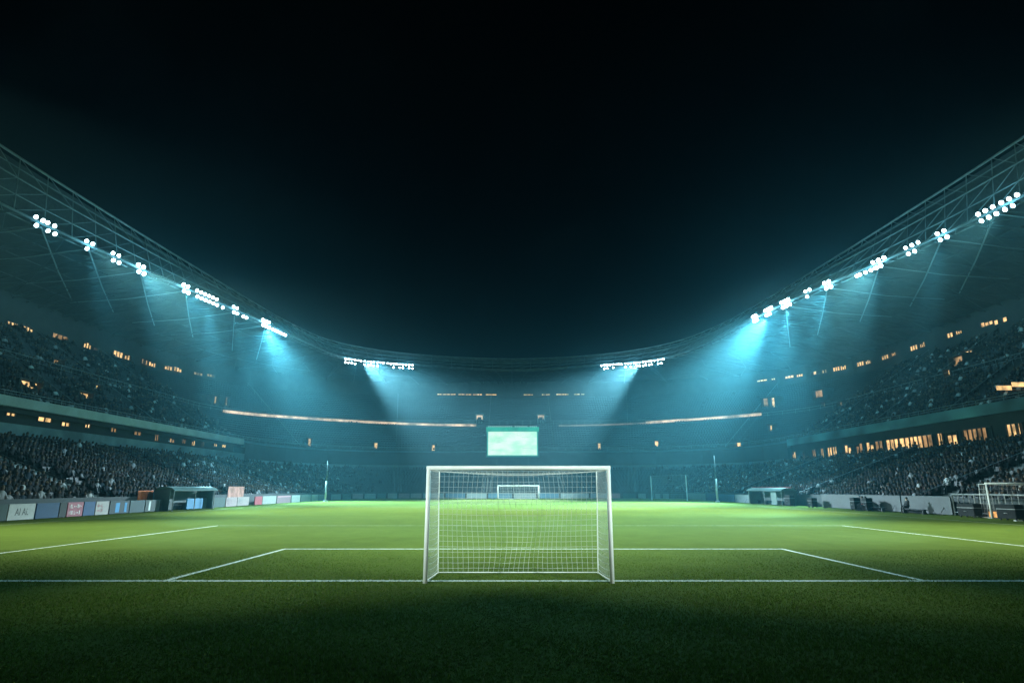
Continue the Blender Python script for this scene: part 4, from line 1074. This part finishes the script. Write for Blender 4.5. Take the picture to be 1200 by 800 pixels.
# people sitting on a low bench by the barrier
def person(p, rz, shirt, label, stand_=False):
    root = empty('person', p, rz); tag(root, label, 'person', 'people on the right touchline')
    J = {'pel': (0, 0, .50), 'waist': (0, .02, .66), 'chest': (0, .02, .88), 'neck': (0, 0, 1.06), 'head': (0, -.02, 1.16), 'crown': (0, -.01, 1.27)}
    rad = {'pel': .15, 'waist': .13, 'chest': .155, 'neck': .06, 'head': .095, 'crown': .07}
    ed = [('pel', 'waist'), ('waist', 'chest'), ('chest', 'neck'), ('neck', 'head'), ('head', 'crown')]
    for s, a in ((-1, 'l'), (1, 'r')):
        J.update({'hip' + a: (s * .10, -.03, .49), 'knee' + a: (s * .13, -.45, .50), 'ank' + a: (s * .13, -.42, .09), 'toe' + a: (s * .14, -.60, .04),
                  'sho' + a: (s * .19, .02, .98), 'elb' + a: (s * .26, -.04, .70), 'wri' + a: (s * .17, -.27, .60), 'hand' + a: (s * .14, -.36, .58)})
        rad.update({'hip' + a: .10, 'knee' + a: .065, 'ank' + a: .045, 'toe' + a: .035, 'sho' + a: .065, 'elb' + a: .048, 'wri' + a: .034, 'hand' + a: .035})
        ed += [('pel', 'hip' + a), ('hip' + a, 'knee' + a), ('knee' + a, 'ank' + a), ('ank' + a, 'toe' + a), ('chest', 'sho' + a), ('sho' + a, 'elb' + a), ('elb' + a, 'wri' + a), ('wri' + a, 'hand' + a)]
    ks = list(J); me = bpy.data.meshes.new('person_body'); me.from_pydata([J[k] for k in ks], [(ks.index(a), ks.index(b)) for a, b in ed], [])
    o = bpy.data.objects.new('tmp', me); COL.objects.link(o)
    o.modifiers.new('s', 'SKIN'); o.modifiers.new('u', 'SUBSURF').levels = 1
    for i, k in enumerate(ks): me.skin_vertices[0].data[i].radius = (rad[k], rad[k])
    me.skin_vertices[0].data[0].use_root = True
    dg = bpy.context.evaluated_depsgraph_get(); dg.update(); m2 = bpy.data.meshes.new_from_object(o.evaluated_get(dg)); bpy.data.objects.remove(o)
    skin = paint((.42, .28, .20), .6); dark = paint((.015, .016, .02), .8)
    for m in (paint(shirt, .85), dark, skin): m2.materials.append(m)
    for f in m2.polygons:
        c = f.center; f.use_smooth = True
        f.material_index = 2 if c.z > 1.04 or (c.y < -.25 and c.z > .55 and abs(c.x) < .2 and c.z < .66 and c.y > -.42 and False) else (1 if c.z < .56 else 0)
    link_mesh('body', m2, None, root)
    h = MB(); pr = [(1.16, .10), (1.22, .105), (1.27, .085), (1.30, .04)]
    h.tube([(0, .01, z) for z, r in pr], [r for z, r in pr], 10); h.build('hair', paint((.02, .015, .012), .7), root, True)
for px, py, sh, lab in ((1011, 595.4, (.03, .03, .035), 'person in dark clothes sitting beside another in red'), (1015, 595.7, (.35, .04, .04), 'person in a red top sitting by the pale barrier'),
                        (1063, 599.2, (.02, .022, .028), 'person in black sitting at the near end of the bench, hands on knees')):
    p = on_z(px, py, 0); p.x = XR - .72; r = ray(px, 590); p.y = r.y * p.x / r.x
    person((p.x, p.y, 0), R(-90), sh, lab)
def bench(px0, px1, label):
    x = XR - .62; y0 = ray(px0, 592).y * x / ray(px0, 592).x; y1 = ray(px1, 592).y * x / ray(px1, 592).x
    root = empty('bench', (x, (y0 + y1) / 2, 0), R(-90)); tag(root, label, 'bench', 'low benches by the barrier'); L = abs(y0 - y1) / 2
    b = MB(); b.bevel_box(-L, L, -.17, .17, .31, .36, .01); b.build('seat', M['black'], root)
    for s in (-1, 1): b = MB(); b.box(s * L * .85 - .04, s * L * .85 + .04, -.14, .14, 0, .31); b.build('leg', M['steel_dark'], root)
    b = MB(); b.box(-L * .8, L * .8, .10, .14, .05, .28); b.build('skirt', M['black'], root)
bench(1003, 1037, 'long low black bench under the two sitting people')
bench(1057, 1084, 'low black bench under one person in black')
# lit lantern crate
p = on_z(1169, 606.8, 0)
root = empty('lantern_crate', (p.x, p.y, 0), R(-60)); tag(root, 'small crate glowing orange beside the foot of the training goal post', 'crate')
b = MB(); b.box(-.38, .38, -.22, .22, .03, .42); b.build('lamp_body', M['orange'], root)
b = MB()
for x in (-.40, -.13, .13, .40): b.box(x - .03, x + .03, -.25, -.225, 0, .5); b.box(x - .03, x + .03, .225, .25, 0, .5)
for z in (.0, .46): b.box(-.43, .43, -.28, -.252, z, z + .05); b.box(-.43, .43, .252, .28, z, z + .05)
b.box(-.44, .44, -.29, .29, .512, .55); b.build('slats', M['steel_dark'], root)
# small white marker by the training goal
p = on_z(1185.5, 609.6, 0); root = empty('marker_post', (p.x, p.y - .5, 0)); tag(root, 'little white marker post on a flat foot beside the training goal', 'post')
b = MB(); b.tube([(0, 0, .03), (0, 0, .55)], [.045, .03], 8); b.build('stem', M['white_steel'], root); b = MB(); b.bevel_box(-.2, .2, -.12, .12, 0, .04, .01); b.build('foot', M['white_steel'], root)

# ------------------------------------------------------------------ haze
hz = MB(); hz.box(-108, 108, -60, 205, -1.02, 41.5)
m = bpy.data.materials.new('haze'); m.use_nodes = True; nt = m.node_tree; nt.nodes.clear()
out = N(nt, 'ShaderNodeOutputMaterial'); pv = N(nt, 'ShaderNodeVolumePrincipled')
pv.inputs['Color'].default_value = (.32, .82, .95, 1); pv.inputs['Density'].default_value = .0006; pv.inputs['Anisotropy'].default_value = .7
nt.links.new(pv.outputs['Volume'], out.inputs['Volume'])
tag(hz.build('haze', m), 'thin blue-green haze hanging in the floodlit air', 'haze', kind='stuff')

# ------------------------------------------------------------------ night sky
w = bpy.data.worlds.new('World'); scene.world = w; w.use_nodes = True; nt = w.node_tree
bg = nt.nodes['Background']; sk = N(nt, 'ShaderNodeTexSky', sky_type='NISHITA'); sk.sun_disc = False; sk.sun_elevation = R(-8); sk.sun_rotation = R(200)
nt.links.new(sk.outputs['Color'], bg.inputs['Color']); bg.inputs['Strength'].default_value = .05
sd = bpy.data.lights.new('sun', 'SUN'); so_ = bpy.data.objects.new('sun', sd); COL.objects.link(so_); sd.energy = .004; sd.angle = R(.5); sd.color = (1, .95, .88); so_.rotation_euler = (R(50), 0, R(200))
w.cycles.sampling_method = 'MANUAL'; w.cycles.sample_map_resolution = 64

vs = scene.view_settings; vs.view_transform = 'Standard'; vs.look = 'None'; vs.exposure = 0; vs.gamma = 1; vs.use_curve_mapping = False
c = scene.cycles; c.use_denoising = True; c.max_bounces = 5; c.volume_bounces = 0; c.diffuse_bounces = 2; c.glossy_bounces = 2; c.sample_clamp_indirect = 4; c.caustics_reflective = False; c.caustics_refractive = False
c.use_light_tree = True
